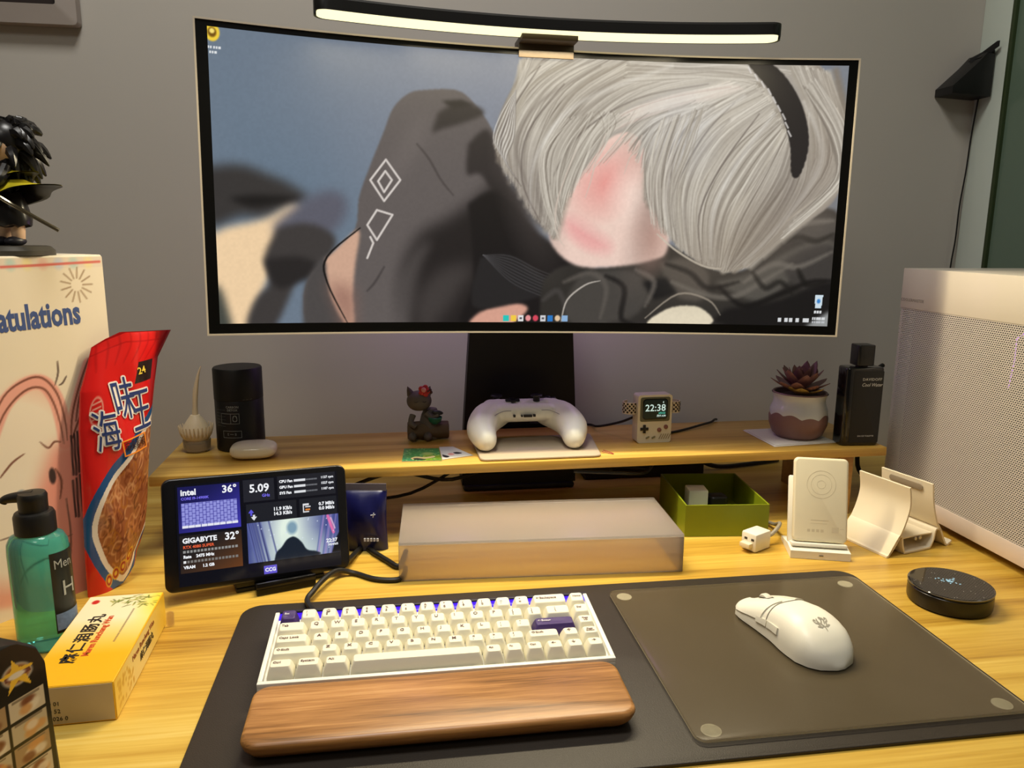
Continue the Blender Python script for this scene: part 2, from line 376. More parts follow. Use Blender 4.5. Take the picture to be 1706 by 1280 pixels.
# the picture on the screen: soft draped cloth and pale strands, plain shapes only
AX = (U1-U0)/(V1-V0)
P = Pic(900, 381, AX, (118, 127, 140))
for a in range(3): P.ell([.25, 1.05, 1.5][a], [.5, .1, .1][a], [.5, .5, .6][a], [.55, .35, .5][a], [(97, 116, 134), (126, 132, 146), (142, 146, 156)][a], 1., .8)
P.poly([(-0.0243,0.4834),(-0.0059,0.4583),(0.0883,0.4448),(0.1772,0.4726),(0.2478,0.5001),(0.3192,0.5536),(0.2245,0.5951),(0.1622,0.6225),(0.0817,0.6211),(0.0252,0.6478),(-0.0143,0.6552),(-0.0239,0.5639)], (56,53,52), .02)
P.poly([(0.0444,0.5609),(0.1445,0.5463),(0.2879,0.5507),(0.2252,0.57),(0.1229,0.5885)], (28,26,26), .012)
P.poly([(-0.016,0.6963),(0.0305,0.6641),(0.162,0.6287),(0.256,0.5772),(0.2971,0.5967),(0.2428,0.679),(0.2029,0.765),(0.154,0.8726),(0.1202,0.9588),(0.0978,1.0127),(0.0105,1.0114),(-0.0148,0.8522)], (240,208,166), .015)
P.poly([(-0.0139,0.8312),(0.0153,0.8942),(0.0428,1.0119),(-0.0294,1.0108)], (70,72,66), .015)
P.poly([(0.192,0.6487),(0.2662,0.5831),(0.33,0.5405),(0.4066,0.5204),(0.4531,0.5548),(0.4346,0.6307),(0.3691,0.6864),(0.284,0.6993),(0.2113,0.6904)], (92,92,104), .02)
P.poly([(0.2061,0.6589),(0.2856,0.6395),(0.3592,0.6501),(0.4118,0.6962),(0.367,0.784),(0.2809,0.8178),(0.2361,0.9158),(0.1806,1.0139),(0.0916,1.0126),(0.1217,0.9157),(0.1753,0.851),(0.1575,0.7658)], (62,58,57), .012)
P.poly([(0.1574,0.77),(0.2825,0.7594),(0.3665,0.8059),(0.2801,0.8503),(0.1954,0.8725)], (40,37,37), .012)
P.poly([(0.5907,0.2994),(0.6241,0.2175),(0.6789,0.1636),(0.7339,0.1473),(0.8562,0.1395),(0.9241,0.1824),(0.9983,0.2822),(1.0372,0.4123),(1.0908,0.5446),(1.1408,0.6798),(1.0965,0.8424),(0.98,1.0189),(0.472,1.017),(0.3188,1.0155),(0.289,0.9159),(0.3234,0.8173),(0.411,0.7397),(0.482,0.651),(0.4966,0.5425),(0.535,0.4338)], (97,90,88), .003)
P.poly([(0.2865,1.0151),(0.3013,0.8502),(0.3784,0.7512),(0.4085,0.8715),(0.4609,1.0169)], (76,72,71), .01)
P.poly([(0.7894,0.2242),(0.8565,0.1863),(0.9356,0.1946),(0.9609,0.2191),(0.8795,0.2557),(0.8008,0.2813),(0.7672,0.2938)], (52,47,46), .008)
P.poly([(0.8005,0.1811),(0.8789,0.1722),(0.9242,0.191),(0.8454,0.204)], (40,36,36), .006)
P.poly([(0.9028,0.3302),(0.9752,0.2725),(1.018,0.3689),(1.067,0.5228),(1.0203,0.5243),(0.9497,0.4378),(0.8992,0.4397)], (48,43,43), .010)
P.poly([(0.6583,0.7797),(0.7221,0.6667),(0.8246,0.6083),(0.9277,0.5384),(1.0309,0.4569),(1.1374,0.5207),(1.1656,0.7253),(1.1481,1.0186),(0.7216,1.0185),(0.6485,0.9152)], (36,32,32), .03)
P.poly([(0.6988,0.915),(0.7908,0.8003),(0.93,0.7754),(0.884,0.8679),(0.8028,0.9839),(0.71,1.0069)], (76,70,68), .03, .7); P.poly([(0.6308,0.8474),(0.6993,0.7342),(0.7676,0.688),(0.7219,0.8013),(0.6755,1.0067),(0.6184,1.0065)], (88,82,80), .02, .7)
P.poly([(0.7006,0.2655),(0.756,0.2198),(0.7226,0.339),(0.678,0.4056),(0.6333,0.4723),(0.6115,0.4302)], (112,104,101), .03, .7)
P.line([(0.7115,0.3396),(0.7561,0.3912),(0.8013,0.4655),(0.8471,0.5188)], .006, (60,54,53), .8, .01)
P.line([(0.5863,0.7919),(0.5522,0.8482),(0.5228,0.8819)], .006, (55,50,50), .8, .01)
P.poly([(0.3717,0.7665),(0.4112,0.7288),(0.495,0.6572),(0.48,0.7824),(0.4695,0.8934),(0.4722,1.0056),(0.439,1.0054),(0.3863,0.8937)], (206,166,142), .006)
P.poly([(0.3764,0.8496),(0.4699,0.8711),(0.472,1.017),(0.4388,1.0167)], (140,100,88), .03, .8)
P.line([(0.4994,0.6505),(0.3783,0.7577),(0.3764,0.8496),(0.45,1.0055)], .007, (20,18,18), 1, .004)
# pale embroidery: two plain nested diamonds
for D in ([(0.5964,0.401),(0.6488,0.4717),(0.5885,0.5499),(0.5388,0.4764),(0.5964,0.401)], [(0.5938,0.4418),(0.6178,0.473),(0.5888,0.5174),(0.5672,0.4794),(0.5938,0.4418)], [(0.5617,0.5834),(0.6191,0.599),(0.5605,0.6927),(0.5259,0.6389),(0.5617,0.5834)], [(0.5363,0.6823),(0.5471,0.704),(0.5244,0.7596)]):
    P.line(D, .0075, (214, 206, 200), 1, .004, False, False)
P.poly([(0.9047,0.5502),(1.02,0.5019),(1.1878,0.6558),(1.3348,0.7689),(1.3427,1.0177),(0.8969,1.0189),(0.9307,0.8444)], (26,23,24), .01)
P.poly([(0.8969,1.0189),(0.9555,0.9603),(1.0741,0.9245),(1.1466,0.9475),(1.0518,1.0189)], (214,160,140), .006)
P.poly([(0.9532,0.7522),(1.0708,0.7386),(1.2037,0.8176),(1.2652,0.8638),(1.1458,0.9121),(0.9554,0.9486),(0.9194,0.8907)], (38,36,37), .006)
for k in range(9):
    P.line([(0.9648,0.7406),(1.0714,0.7732),(1.1798,0.8226),(1.2648,0.852)][:1] + [(x, y + .012*k - .03) for x, y in [(1.0714,0.7732),(1.1798,0.8226),(1.2648,0.852)]], .004, (88,86,88), .5, .004)
# ruffles along the bottom right
P.poly([(1.1966,1.0185),(1.2043,0.841),(1.3107,0.7693),(1.4561,0.7786),(1.6232,0.7168),(1.7188,0.6916),(1.8686,0.7716),(2.0141,0.7809),(2.1491,0.6603),(2.3553,0.5405),(2.3847,1.0019)], (48,45,42), .006)
for D, c in (([(1.3484,0.8156),(1.4566,0.7903),(1.5785,0.8002),(1.6311,0.8827),(1.562,0.9796),(1.3424,1.0057),(1.2914,0.9345)], (70,66,62)), ([(1.674,0.7631),(1.7697,0.7378),(1.87,0.7953),(1.8521,0.9033),(1.7288,0.8812)], (80,74,68)), ([(1.8964,0.8306),(2.039,0.7923),(2.1763,0.7069),(2.2904,0.6579),(2.3614,0.6684),(2.361,0.7745),(2.2309,0.8007),(2.1409,0.8742),(2.0463,0.9)], (82,78,72)),
             ([(2.156,0.7546),(2.2463,0.6939),(2.3578,0.6802),(2.3696,0.8219),(2.2346,0.8484)], (62,58,55)), ([(2.1245,0.649),(2.2145,0.589),(2.3484,0.5684),(2.3542,0.6381),(2.22,0.6591)], (72,68,64)), ([(1.9517,0.9378),(2.1666,0.8977),(2.3696,0.8219),(2.379,0.9899),(1.9311,0.9988)], (26,24,24)), ([(1.6044,0.8354),(1.7009,0.8148),(1.7532,0.8808),(1.6567,0.9063)], (18,18,20))):
    P.poly(D, c, .008)
rs = np.random.RandomState(3)
for D, c in (([(1.2887,0.8399),(1.3964,0.8031),(1.4593,0.8612),(1.4394,0.9809)], (92,86,80)), ([(1.4575,0.8139),(1.5324,0.8602),(1.5252,0.98),(1.5878,1.0083)], (24,22,22)), ([(1.578,0.7884),(1.6532,0.8346),(1.6211,0.9308)], (98,92,86)), ([(1.6983,0.7627),(1.7973,0.7965),(1.8736,0.8549),(1.9932,0.8289)], (22,20,20)), ([(1.7263,0.8334),(1.8507,0.8793),(1.9729,0.8892),(2.0895,0.8272),(2.2036,0.7537)], (108,102,94)), ([(1.9221,0.8541),(2.0237,0.9245),(2.1649,0.8737),(2.2802,0.8236),(2.3692,0.8171)], (20,18,18)),
             ([(2.0173,0.8285),(2.1322,0.755),(2.2282,0.7651),(2.3551,0.7038)], (112,106,98)), ([(2.1271,0.6842),(2.2191,0.6474),(2.2908,0.6626),(2.3538,0.6334)], (26,24,22)), ([(2.1701,0.6248),(2.2501,0.5931),(2.3496,0.5823)], (118,112,104)), ([(2.051,0.7921),(2.1032,0.8509),(2.1613,0.8259),(2.2126,0.8728)], (30,28,26)), ([(2.2291,0.777),(2.2693,0.8358),(2.3391,0.8225)], (26,24,22)), ([(1.2061,0.9116),(1.2655,0.8755),(1.3043,0.9581)], (70,66,64))):
    P.line(D, .022, c, .75, .014)
P.poly([(1.6479,0.9786),(1.7315,0.934),(1.8416,0.9324),(1.8945,0.9994),(1.6493,1.0076)], (226,214,188), .004)
P.line([(1.6233,0.9789),(1.7532,0.8808),(1.8764,0.9029),(1.9289,0.9624)], .008, (150,140,126), .9, .005)
P.line([(1.281,0.9941),(1.3029,0.9106),(1.3738,0.8506),(1.4339,0.8332)], .007, (190,182,172), .9, .004)
P.poly([(2.2706,1.0045),(2.3786,0.9295),(2.3847,1.0019)], (150,152,152), .01)
# warm pink folded cloth
P.poly([(1.2903,0.4936),(1.3786,0.2997),(1.5278,0.1946),(1.6836,0.2455),(1.7055,0.6684),(1.6369,0.7496),(1.432,0.7813),(1.3105,0.7646),(1.2265,0.678),(1.2377,0.5632)], (236,206,192), .006)
P.ell(*[(1.4389,0.4553)][0], .075, .10, (228,136,130), .95, .7, .7); P.ell(*[(1.5928,0.3266)][0], .07, .13, (198,160,148), .8, .7)
P.ell(*[(1.5649,0.4977)][0], .075, .075, (248,222,208), .8, .8); P.line([(1.3011,0.6119),(1.3501,0.6477),(1.4041,0.679),(1.4531,0.7013)], .06, (226,128,132), .5, .07); P.line([(1.3187,0.6414),(1.3608,0.6799),(1.4097,0.7021)], .03, (236,150,150), .3, .05); P.ell(*[(1.6325,0.6581)][0], .05, .1, (196,150,136), .8, .7)
# the pale strands
P.poly([(1.0858,0.0407),(1.1261,0.0),(1.3097,-0.0143),(1.6353,-0.0109),(2.1681,-0.0103),(2.2732,0.0237),(2.341,0.1555),(2.3837,0.3343),(2.3706,0.4482),(2.3266,0.5293),(2.2163,0.6123),(2.0589,0.7326),(1.9542,0.7867),(1.844,0.7649),(1.7678,0.7024),(1.7176,0.6682),(1.6526,0.5763),(1.5992,0.4625),(1.6012,0.3534),(1.545,0.2652),(1.4606,0.2813),(1.397,0.3505),(1.3428,0.4287),(1.2791,0.5166),(1.2399,0.6432),(1.1625,0.5879),(1.1015,0.4881),(1.0464,0.412),(0.9987,0.3149),(1.0276,0.2482),(1.0841,0.1912)], (166,158,148), .005)
def locks(A, B, n, seed, dark=(112,101,88), light=(212,204,188)):
    r = np.random.RandomState(seed); A = np.array(A); B = np.array(B)
    for k in range(n):
        t = (k+.5)/n + r.uniform(-.3, .3)/n; Q = A*(1-t)+B*t + r.randn(*A.shape)*.008; f_ = r.rand(); c = np.array(dark)*(1-f_)+np.array(light)*f_
        P.line([tuple(q) for q in Q], r.uniform(.025, .05), tuple(c), r.uniform(.5, .9), .02)
def strands(A, B, n, w, seed, dark=(98,88,78), light=(226,219,205)):
    r = np.random.RandomState(seed); A = np.array(A); B = np.array(B)
    for k in range(n):
        t = r.rand(); Q = A*(1-t)+B*t + r.randn(*A.shape)*.006; c = np.array(dark) + (np.array(light)-dark)*(r.rand()**.55)
        P.line([tuple(q) for q in Q], w*r.uniform(.3, 1.3), tuple(c), r.uniform(.25, .75), .004)
locks([(1.3098,-0.01),(1.1393,0.0805),(1.0276,0.2482),(1.0416,0.4011)], [(1.5419,-0.0139),(1.3145,0.1369),(1.1918,0.3399),(1.1625,0.5879)], 16, 1+40)
strands([(1.3098,-0.01),(1.1393,0.0805),(1.0276,0.2482),(1.0416,0.4011)], [(1.5419,-0.0139),(1.3145,0.1369),(1.1918,0.3399),(1.1625,0.5879)], 187, .008, 1)
locks([(1.5419,-0.0139),(1.3145,0.1369),(1.1918,0.3399),(1.1622,0.5765)], [(1.9643,0.039),(1.5942,0.1041),(1.3555,0.3117),(1.2477,0.666)], 16, 2+40)
strands([(1.5419,-0.0139),(1.3145,0.1369),(1.1918,0.3399),(1.1622,0.5765)], [(1.9643,0.039),(1.5942,0.1041),(1.3555,0.3117),(1.2477,0.666)], 221, .008, 2)
locks([(1.1147,0.0007),(1.1004,0.0826),(1.0615,0.214),(1.0058,0.3255)], [(1.3098,-0.01),(1.1283,0.1026),(1.0393,0.2585),(1.0654,0.4335)], 16, 9+40)
strands([(1.1147,0.0007),(1.1004,0.0826),(1.0615,0.214),(1.0058,0.3255)], [(1.3098,-0.01),(1.1283,0.1026),(1.0393,0.2585),(1.0654,0.4335)], 85, .008, 9)
locks([(1.9767,0.0497),(1.7606,0.1432),(1.6166,0.3259),(1.6013,0.5082)], [(2.0508,0.1146),(1.8493,0.2525),(1.7425,0.4591),(1.7684,0.7142)], 16, 3+40)
strands([(1.9767,0.0497),(1.7606,0.1432),(1.6166,0.3259),(1.6013,0.5082)], [(2.0508,0.1146),(1.8493,0.2525),(1.7425,0.4591),(1.7684,0.7142)], 221, .008, 3)
locks([(2.0508,0.1146),(1.8493,0.2525),(1.7425,0.4591),(1.7684,0.7142)], [(2.1425,0.2582),(2.0598,0.4069),(1.9657,0.5933),(1.9298,0.7824)], 16, 4+40)
strands([(2.0508,0.1146),(1.8493,0.2525),(1.7425,0.4591),(1.7684,0.7142)], [(2.1425,0.2582),(2.0598,0.4069),(1.9657,0.5933),(1.9298,0.7824)], 255, .008, 4)
locks([(2.1454,-0.0078),(2.227,0.1565),(2.2467,0.4041),(1.9656,0.777)], [(2.2968,0.0345),(2.3778,0.2668),(2.3545,0.4484),(2.0365,0.7567)], 16, 5+40)
strands([(2.1454,-0.0078),(2.227,0.1565),(2.2467,0.4041),(1.9656,0.777)], [(2.2968,0.0345),(2.3778,0.2668),(2.3545,0.4484),(2.0365,0.7567)], 187, .008, 5)
strands([(1.5187,-0.013),(1.7525,0.0005),(1.9624,0.0105),(2.1479,0.025)], [(1.4996,0.0856),(1.6856,0.0572),(1.8489,0.0526),(1.9898,0.0715)], 68, .008, 6)
strands([(1.9085,0.0732),(1.689,0.1231),(1.5042,0.1954),(1.3786,0.2997)], [(1.968,0.094),(1.7612,0.1542),(1.5983,0.1923),(1.483,0.2516)], 44, .008, 7, (170,140,130))
for D in ([(1.8269,0.0751),(1.5488,0.1387),(1.3195,0.2908),(1.1963,0.5189)], [(1.936,0.1389),(1.8153,0.2757),(1.7091,0.5058),(1.7369,0.6678)], [(2.0323,0.1816),(1.8931,0.3873),(1.8207,0.5728),(1.8437,0.7601)], [(2.1235,0.3149),(2.0529,0.4759),(1.9478,0.6874),(1.9418,0.7821)], [(1.1728,0.0358),(1.0615,0.214),(1.0292,0.3465),(1.1083,0.4766)], [(1.2668,0.0956),(1.1321,0.2762),(1.1125,0.4541),(1.1867,0.6101)]):
    P.line(D, .007, (92, 82, 76), .7, .006)
for D in ([(1.6561,0.646),(1.7443,0.7146),(1.8687,0.7739),(2.0015,0.7716)], [(2.2773,0.4954),(2.1675,0.5898),(2.0572,0.709),(1.9774,0.772)], [(2.3297,0.1556),(2.3658,0.3119),(2.3218,0.4718),(2.2127,0.5658)]):
    P.line(D, .008, (214, 204, 186), .9, .004)
locks([(2.1425,0.2582),(2.0598,0.4069),(1.9657,0.5933),(1.9298,0.7824)], [(2.2173,0.1789),(2.2369,0.4271),(2.1236,0.6373),(1.9774,0.772)], 14, 60)
strands([(2.1425,0.2582),(2.0598,0.4069),(1.9657,0.5933),(1.9298,0.7824)], [(2.2173,0.1789),(2.2369,0.4271),(2.1236,0.6373),(1.9774,0.772)], 150, .008, 61)
strands([(1.7606,0.1432),(1.6224,0.2026),(1.5538,0.2493),(1.5085,0.2954)], [(1.8322,0.1635),(1.6718,0.2458),(1.6166,0.3259),(1.6042,0.4168)], 60, .007, 62)
strands([(1.4338,0.198),(1.3555,0.3117),(1.289,0.4484),(1.2573,0.5855)], [(1.5282,0.2057),(1.4594,0.2524),(1.4144,0.3097),(1.3808,0.36)], 50, .007, 63)
for D in ([(2.1915,0.2913),(2.1804,0.4508),(2.0761,0.6381),(1.9652,0.7699)], [(1.917,0.2062),(1.7969,0.3666),(1.7595,0.5509),(1.7933,0.7255)], [(1.8556,0.1629),(1.6984,0.3012),(1.647,0.4613),(1.667,0.6224)], [(1.4537,0.1093),(1.2485,0.2714),(1.1711,0.4522),(1.198,0.587)], [(1.4038,0.0244),(1.1759,0.165),(1.0866,0.3221),(1.1364,0.4757)]): P.line(D, .012, (112,102,94), .45, .014)
for D in ([(2.0903,0.1806),(1.9625,0.3631),(1.8792,0.5485),(1.8785,0.7358)], [(1.9695,0.1161),(1.7681,0.2769),(1.684,0.4834),(1.7055,0.6684)], [(1.6833,0.0136),(1.3156,0.1697),(1.1578,0.3856),(1.1501,0.5655)], [(2.2023,0.1346),(2.2874,0.3353),(2.1875,0.543),(2.0125,0.7571)]): P.line(D, .016, (236,232,224), .5, .016)
# soft shading where the strands overlap, loose ends
P.ell(*[(1.6373,0.5074)][0], .05, .24, (120,104,96), .9, .45, .25); P.ell(*[(2.2074,0.4964)][0], .12, .2, (120,110,104), .9, .35, .6); P.ell(*[(1.1374,0.5207)][0], .07, .2, (110,100,94), .9, .45, -.3); P.ell(*[(1.9718,0.6869)][0], .26, .12, (128,114,98), .9, .45, -.4); P.ell(*[(2.3163,0.2674)][0], .08, .26, (140,126,110), .9, .4); P.ell(*[(1.407,0.1112)][0], .2, .06, (150,140,128), .9, .3, -.3)
P.ell(*[(1.7593,0.1211)][0], .22, .10, (232,228,220), .9, .35, -.15); P.ell(*[(1.7208,0.2781)][0], .10, .10, (214,218,226), .9, .35)
strands([(1.6465,0.213),(1.6166,0.3259),(1.6053,0.4395),(1.6297,0.6)], [(1.8322,0.1635),(1.7719,0.3445),(1.733,0.5052),(1.7557,0.7027)], 60, .006, 21)
strands([(1.2706,0.2264),(1.1807,0.3626),(1.1963,0.5189),(1.2475,0.6591)], [(1.3869,0.1997),(1.3202,0.313),(1.2771,0.4488),(1.2686,0.5624)], 60, .006, 22)
strands([(2.1988,0.0904),(2.3163,0.2674),(2.341,0.4257),(2.2127,0.5658)], [(2.241,0.0459),(2.3668,0.2445),(2.3755,0.4253),(2.1491,0.6603)], 60, .006, 23)
for k in range(14):
    P.line([(1.0829,0.1265),(1.0271,0.2157),(0.9986,0.304),(1.0365,0.3726)][:1] + [(x+.004*k, y+.006*k) for x, y in [(1.0271,0.2157),(0.9986,0.304),(1.0365,0.3726)]], .004, [(224,220,212),(120,112,106)][k % 2], .7, .003)
strands([(1.3751,0.2002),(1.4124,0.2541),(1.3916,0.3328),(1.3363,0.447)], [(1.6913,0.1673),(1.5881,0.226),(1.5089,0.3066),(1.4406,0.3761)], 16, .005, 31)
for D in ([(1.4365,0.2688),(1.4043,0.3548),(1.3838,0.4455),(1.3624,0.5143)], [(1.5784,0.2709),(1.562,0.3275),(1.5348,0.3553),(1.5137,0.4192)], [(1.2554,0.5172),(1.2461,0.6086),(1.2596,0.6658),(1.2845,0.6999)], [(1.3209,0.3352),(1.2771,0.4488),(1.2448,0.563),(1.2586,0.6313)]): P.line(D, .005, (206,190,176), .8, .004)
P.noise(.015, 120, 4)
# a dark ribbon through them
P.line([(1.9953,-0.0164),(2.0861,0.0588),(2.1589,0.1685),(2.1961,0.2913),(2.1909,0.4049)], .085, (42,38,37), 1, .006)
rb = [(1.9786,0.0102),(2.0604,0.0879),(2.1228,0.1801),(2.1623,0.2737)]
for k in range(9):
    t = k/9*3; i = int(t); a_ = t-i; x = rb[i][0]*(1-a_)+rb[i+1][0]*a_; y = rb[i][1]*(1-a_)+rb[i+1][1]*a_
    P.line([(x, y), (x+.012, y+.02)], .006, (210,205,200), .9, .003, False, False)
# desktop icons and task bar
icx, icy = [(0.0148,0.0174)][0]
P.ell(icx, icy, .024, .029, (244,208,64), .1); P.ell(icx, icy, .014, .016, (120,84,24), .2); P.ell(icx, icy-.004, .008, .008, (250,226,120), .3)
for k in range(6): P.rect(icx-.026+k*.009, icy+.045, icx-.020+k*.009, icy+.053, (225,228,230))
for k in range(3): P.rect(icx-.012+k*.009, icy+.060, icx-.006+k*.009, icy+.068, (225,228,230))
tb = [(1.0584,0.9834),(1.2953,0.9845)]; cs = [(40,196,186),(244,204,70),(226,226,226),(232,150,150),(214,72,92),(210,210,214),(44,120,196),(226,196,160),(140,176,214)]
for k, c in enumerate(cs):
    x = tb[0][0] + (tb[1][0]-tb[0][0])*k/8; y = tb[0][1]
    if k in (3, 4, 7): P.ell(x, y, .011, .012, c, .2)
    else: P.rect(x-.011, y-.012, x+.011, y+.012, c)
    if k in (2, 5): P.rect(x-.005, y-.004, x+.005, y+.004, (90, 90, 96))
tr = [(2.1701,0.9774),(2.3496,0.9785)]
for k in range(6): x = tr[0][0] + (tr[1][0]-tr[0][0])*[0, .14, .25, .4, .55, .62][k]; P.rect(x-.007, tr[0][1]-.008, x+.006, tr[0][1]+.008, (214,216,218))
for k in range(7): x = tr[0][0] + (tr[1][0]-tr[0][0])*(.74+.04*k); P.rect(x-.003, tr[0][1]-.012, x+.003, tr[0][1]-.003, (214,216,218)); P.rect(x-.003, tr[0][1]+.002, x+.003, tr[0][1]+.011, (190,192,196))
bx, by = [(2.3196,0.9019)][0]
P.poly([(bx-.016, by-.026), (bx+.016, by-.026), (bx+.012, by+.026), (bx-.012, by+.026)], (206,222,232), smooth=False); P.ell(bx, by-.002, .007, .009, (60,130,200), .3)
for k in range(3): P.rect(bx-.014+k*.010, by+.036, bx-.007+k*.010, by+.046, (222,224,226))
ss = sheet('screen', P, lambda x, y: cv(U0 + (U1-U0)*x, V1 + (V0-V1)*y, .0006), painted_mat('screen_light', .5, .97, spec=.03), mon)
# column, foot and arm behind the shelf (own frame undone, so that they stand upright)
inv = mon.matrix_basis.inverted() if False else (Matrix.Translation(mon.location) @ mon.rotation_euler.to_matrix().to_4x4()).inverted()
m_col = M('stand_black', (9, 9, 9), .5, var=.2)
c0 = loft([[(.223, .545, .010), (.407, .545, .010), (.407, .572, .010), (.223, .572, .010)], [(.2265, .545, .11), (.4055, .545, .11), (.4055, .572, .11), (.2265, .572, .11)], [(.2365, .545, .27), (.397, .545, .27), (.397, .572, .27), (.2365, .572, .27)], [(.245, .545, .44), (.388, .545, .44), (.388, .572, .44), (.245, .572, .44)]])
mk('stand_column', X(c0, inv), m_col, mon)
mk('stand_foot', X(box(.225, .405, .540, .65, .0005, .010, .004), inv), m_col, mon)
mk('stand_arm', X(box(.26, .37, .42, .548, .40, .46, .006), inv), m_col, mon)

# ------------------------------------------------------------------ light bar over the monitor (curved 1000R)
lb = thing('light_bar', 'long black curved lamp bar glowing warm over the monitor top edge', 'lamp', (.3185, .342, .6425))
lb.rotation_euler = (0, R(.35), R(.2))
def bar(u0, u1, prof, n=36, rnd=.012):
    rings = []; rc = 1.0
    for i in range(n+1):
        u = u0 + (u1-u0)*i/n; a = u/rc; dy = min(u-u0, u1-u); k = 1 if dy >= rnd else max(.02, math.sqrt(max(0, 1-(1-dy/rnd)**2)))
        ym = (min(p[0] for p in prof)+max(p[0] for p in prof))/2
        rings.append([((rc+ym+(y-ym)*k)*math.sin(a), (rc+ym+(y-ym)*k)*math.cos(a)-rc, z) for y, z in prof])
    return loft(rings)
def barx(u0, u1, prof, rnd=.014):
    us = [u0 + rnd*(1-math.cos(R(a))) for a in (0, 15, 30, 45, 60, 75, 90)]; us += list(np.linspace(u0+rnd, u1-rnd, 30))[1:-1]; us += [u1 - rnd*(1-math.cos(R(a))) for a in (90, 75, 60, 45, 30, 15, 0)]
    rings = []; ym = (min(p[0] for p in prof)+max(p[0] for p in prof))/2
    for u in us:
        dy = min(u-u0, u1-u); k = 1 if dy >= rnd else max(.05, math.sqrt(max(0, 1-(1-dy/rnd)**2)))
        rings.append([((1+ym+(y-ym)*k)*math.sin(u), (1+ym+(y-ym)*k)*math.cos(u)-1, z) for y, z in prof])
    return loft(rings)
HB = .2765
mk('housing', barx(-HB, HB, [(0, .0005), (0, .012), (.003, .015), (.029, .015), (.032, .012), (.032, -.003), (.0308, -.0032), (.0308, -.0005), (.0013, .0028), (.0013, .0003)]), m_blk, lb)
bs = bpy.data.materials.new('bar_diffuser_light'); bs.use_nodes = True; bb = bs.node_tree.nodes['Principled BSDF']
bb.inputs['Emission Color'].default_value = (1, .92, .50, 1); bb.inputs['Emission Strength'].default_value = 1.25
mk('diffuser', barx(-HB+.003, HB-.003, [(.0015, .0006), (.0015, .0026), (.0306, .0026), (.0306, -.0026)], .013), bs, lb)['label'] = 'glowing warm white diffuser strip'
mk('clip', J(box(-.036, .034, .016, .074, -.0075, .0005, .001), box(-.036, .034, .0385, .0415, -.0235, -.006, .001), box(-.03, .03, .068, .074, -.055, -.006, .001)), M('bar_clip_bronze', (66, 55, 42), .5), lb)

# ------------------------------------------------------------------ desk mat, glass pad, mouse
def rot_rrect(x0, x1, y0, y1, r, n=6): return rrect(x1-x0, y1-y0, r, n, (x0+x1)/2, (y0+y1)/2)
m_mat = M('mat_leather', (44, 37, 30), .52, bump=(900, .25), var=.08)
tag(mk('desk_mat', slab(rot_rrect(-.045, .664, -.1225, .187, .022), .0002, .0032, .001), m_mat), 'wide dark brown leather desk mat under the keyboard and mouse', 'desk mat')
g = thing('mouse_pad', 'smoky glass mouse pad with round corner feet, lying on the dark mat', 'mouse pad', (.5055, .028, .0034))
m_glass = M('smoky_glass', (112, 99, 76), .22, alpha=.33, spec=.5, var=.03)
mk('glass_sheet', slab(rrect(.300, .266, .010, 6), .0012, .0042, .0012), m_glass, g)
m_edge = M('edge_highlight_pale', (210, 198, 166), .3, alpha=.9)
def band(P, z0, z1, o=.0003):
    return loft([[(x*(1+o*4), y*(1+o*4), z) for x, y in P] for z in (z0, z1)], cap=False)
mk('edge_highlight', band(rrect(.300, .266, .010, 6), .0022, .0040), m_edge, g)  # highlight along the glass edge, painted as a pale band
for x, y in ((-.134, .1225), (.132, .1195), (-.132, -.1165), (.1345, -.1165)):
    mk('corner_foot', X(lathe([(0, 0), (.0082, 0), (.0085, .0005), (.0085, .00105), (.008, .0012), (0, .0012)], 28), T(x, y, 0)), M('foot_pale', (244, 238, 206), .6), g)['label'] = 'pale round foot seen through the glass'

m_white = M('white_plastic', (232, 228, 214), .38, var=.02)
m_white2 = M('white_matte_plastic', (226, 222, 208), .5, var=.02)
mo = thing('computer_mouse', 'white wireless mouse lying on the smoky glass pad', 'mouse', (.5135, .0350, .0078), R(11))
LM = .127
def mw(t): return float(np.interp(t, [0, .03, .12, .3, .48, .65, .8, .9, .96, 1], [.024, .0285, .0300, .0288, .0288, .0318, .0315, .0262, .018, .004]))
def mh(t): return float(np.interp(t, [0, .06, .2, .4, .58, .72, .85, .93, .97, 1], [.013, .0165, .0245, .0340, .0380, .0362, .0285, .0190, .012, .004]))
def mpt(t, a, off=0):
    """t 0 front .. 1 back, a 0 (right side, low) .. pi (left side, low)"""
    wv, h = mw(t), mh(t); c, s_ = math.cos(a), math.sin(a)
    return ((wv+off)*math.copysign(abs(c)**.62, c), LM*(.5-t), .0012 + (h+off-.0012)*abs(s_)**.72)
ts = [0, .01, .03, .06, .1, .15, .2, .26, .32, .38, .44, .5, .56, .62, .68, .74, .8, .85, .89, .925, .955, .978, .992, 1]
mk('shell', loft([[mpt(t, math.pi*j/28) for j in range(29)] for t in ts]), m_white, mo, 50)
def mpatch(tf, a0, a1, off, nt=14, na=10):
    V, F = [], []
    for k, of in ((0, off), (1, 0)):
        for i in range(nt+1):
            for j in range(na+1):
                a = a0 + (a1-a0)*j/na; lo, hi = tf(a); V.append(mpt(lo + (hi-lo)*i/nt, a, of))
    w_ = na+1; N = (nt+1)*w_
    for i in range(nt):
        for j in range(na): q = (i*w_+j, i*w_+j+1, (i+1)*w_+j+1, (i+1)*w_+j); F.append(q); F.append(tuple(N+x for x in q[::-1]))
    bd = [j for j in range(w_)] + [(i+1)*w_-1 for i in range(1, nt+1)] + [nt*w_+j for j in range(na-1, -1, -1)] + [i*w_ for i in range(nt-1, 0, -1)]
    for i in range(len(bd)): a, b_ = bd[i], bd[(i+1) % len(bd)]; F.append((b_, a, N+a, N+b_))
    return V, F
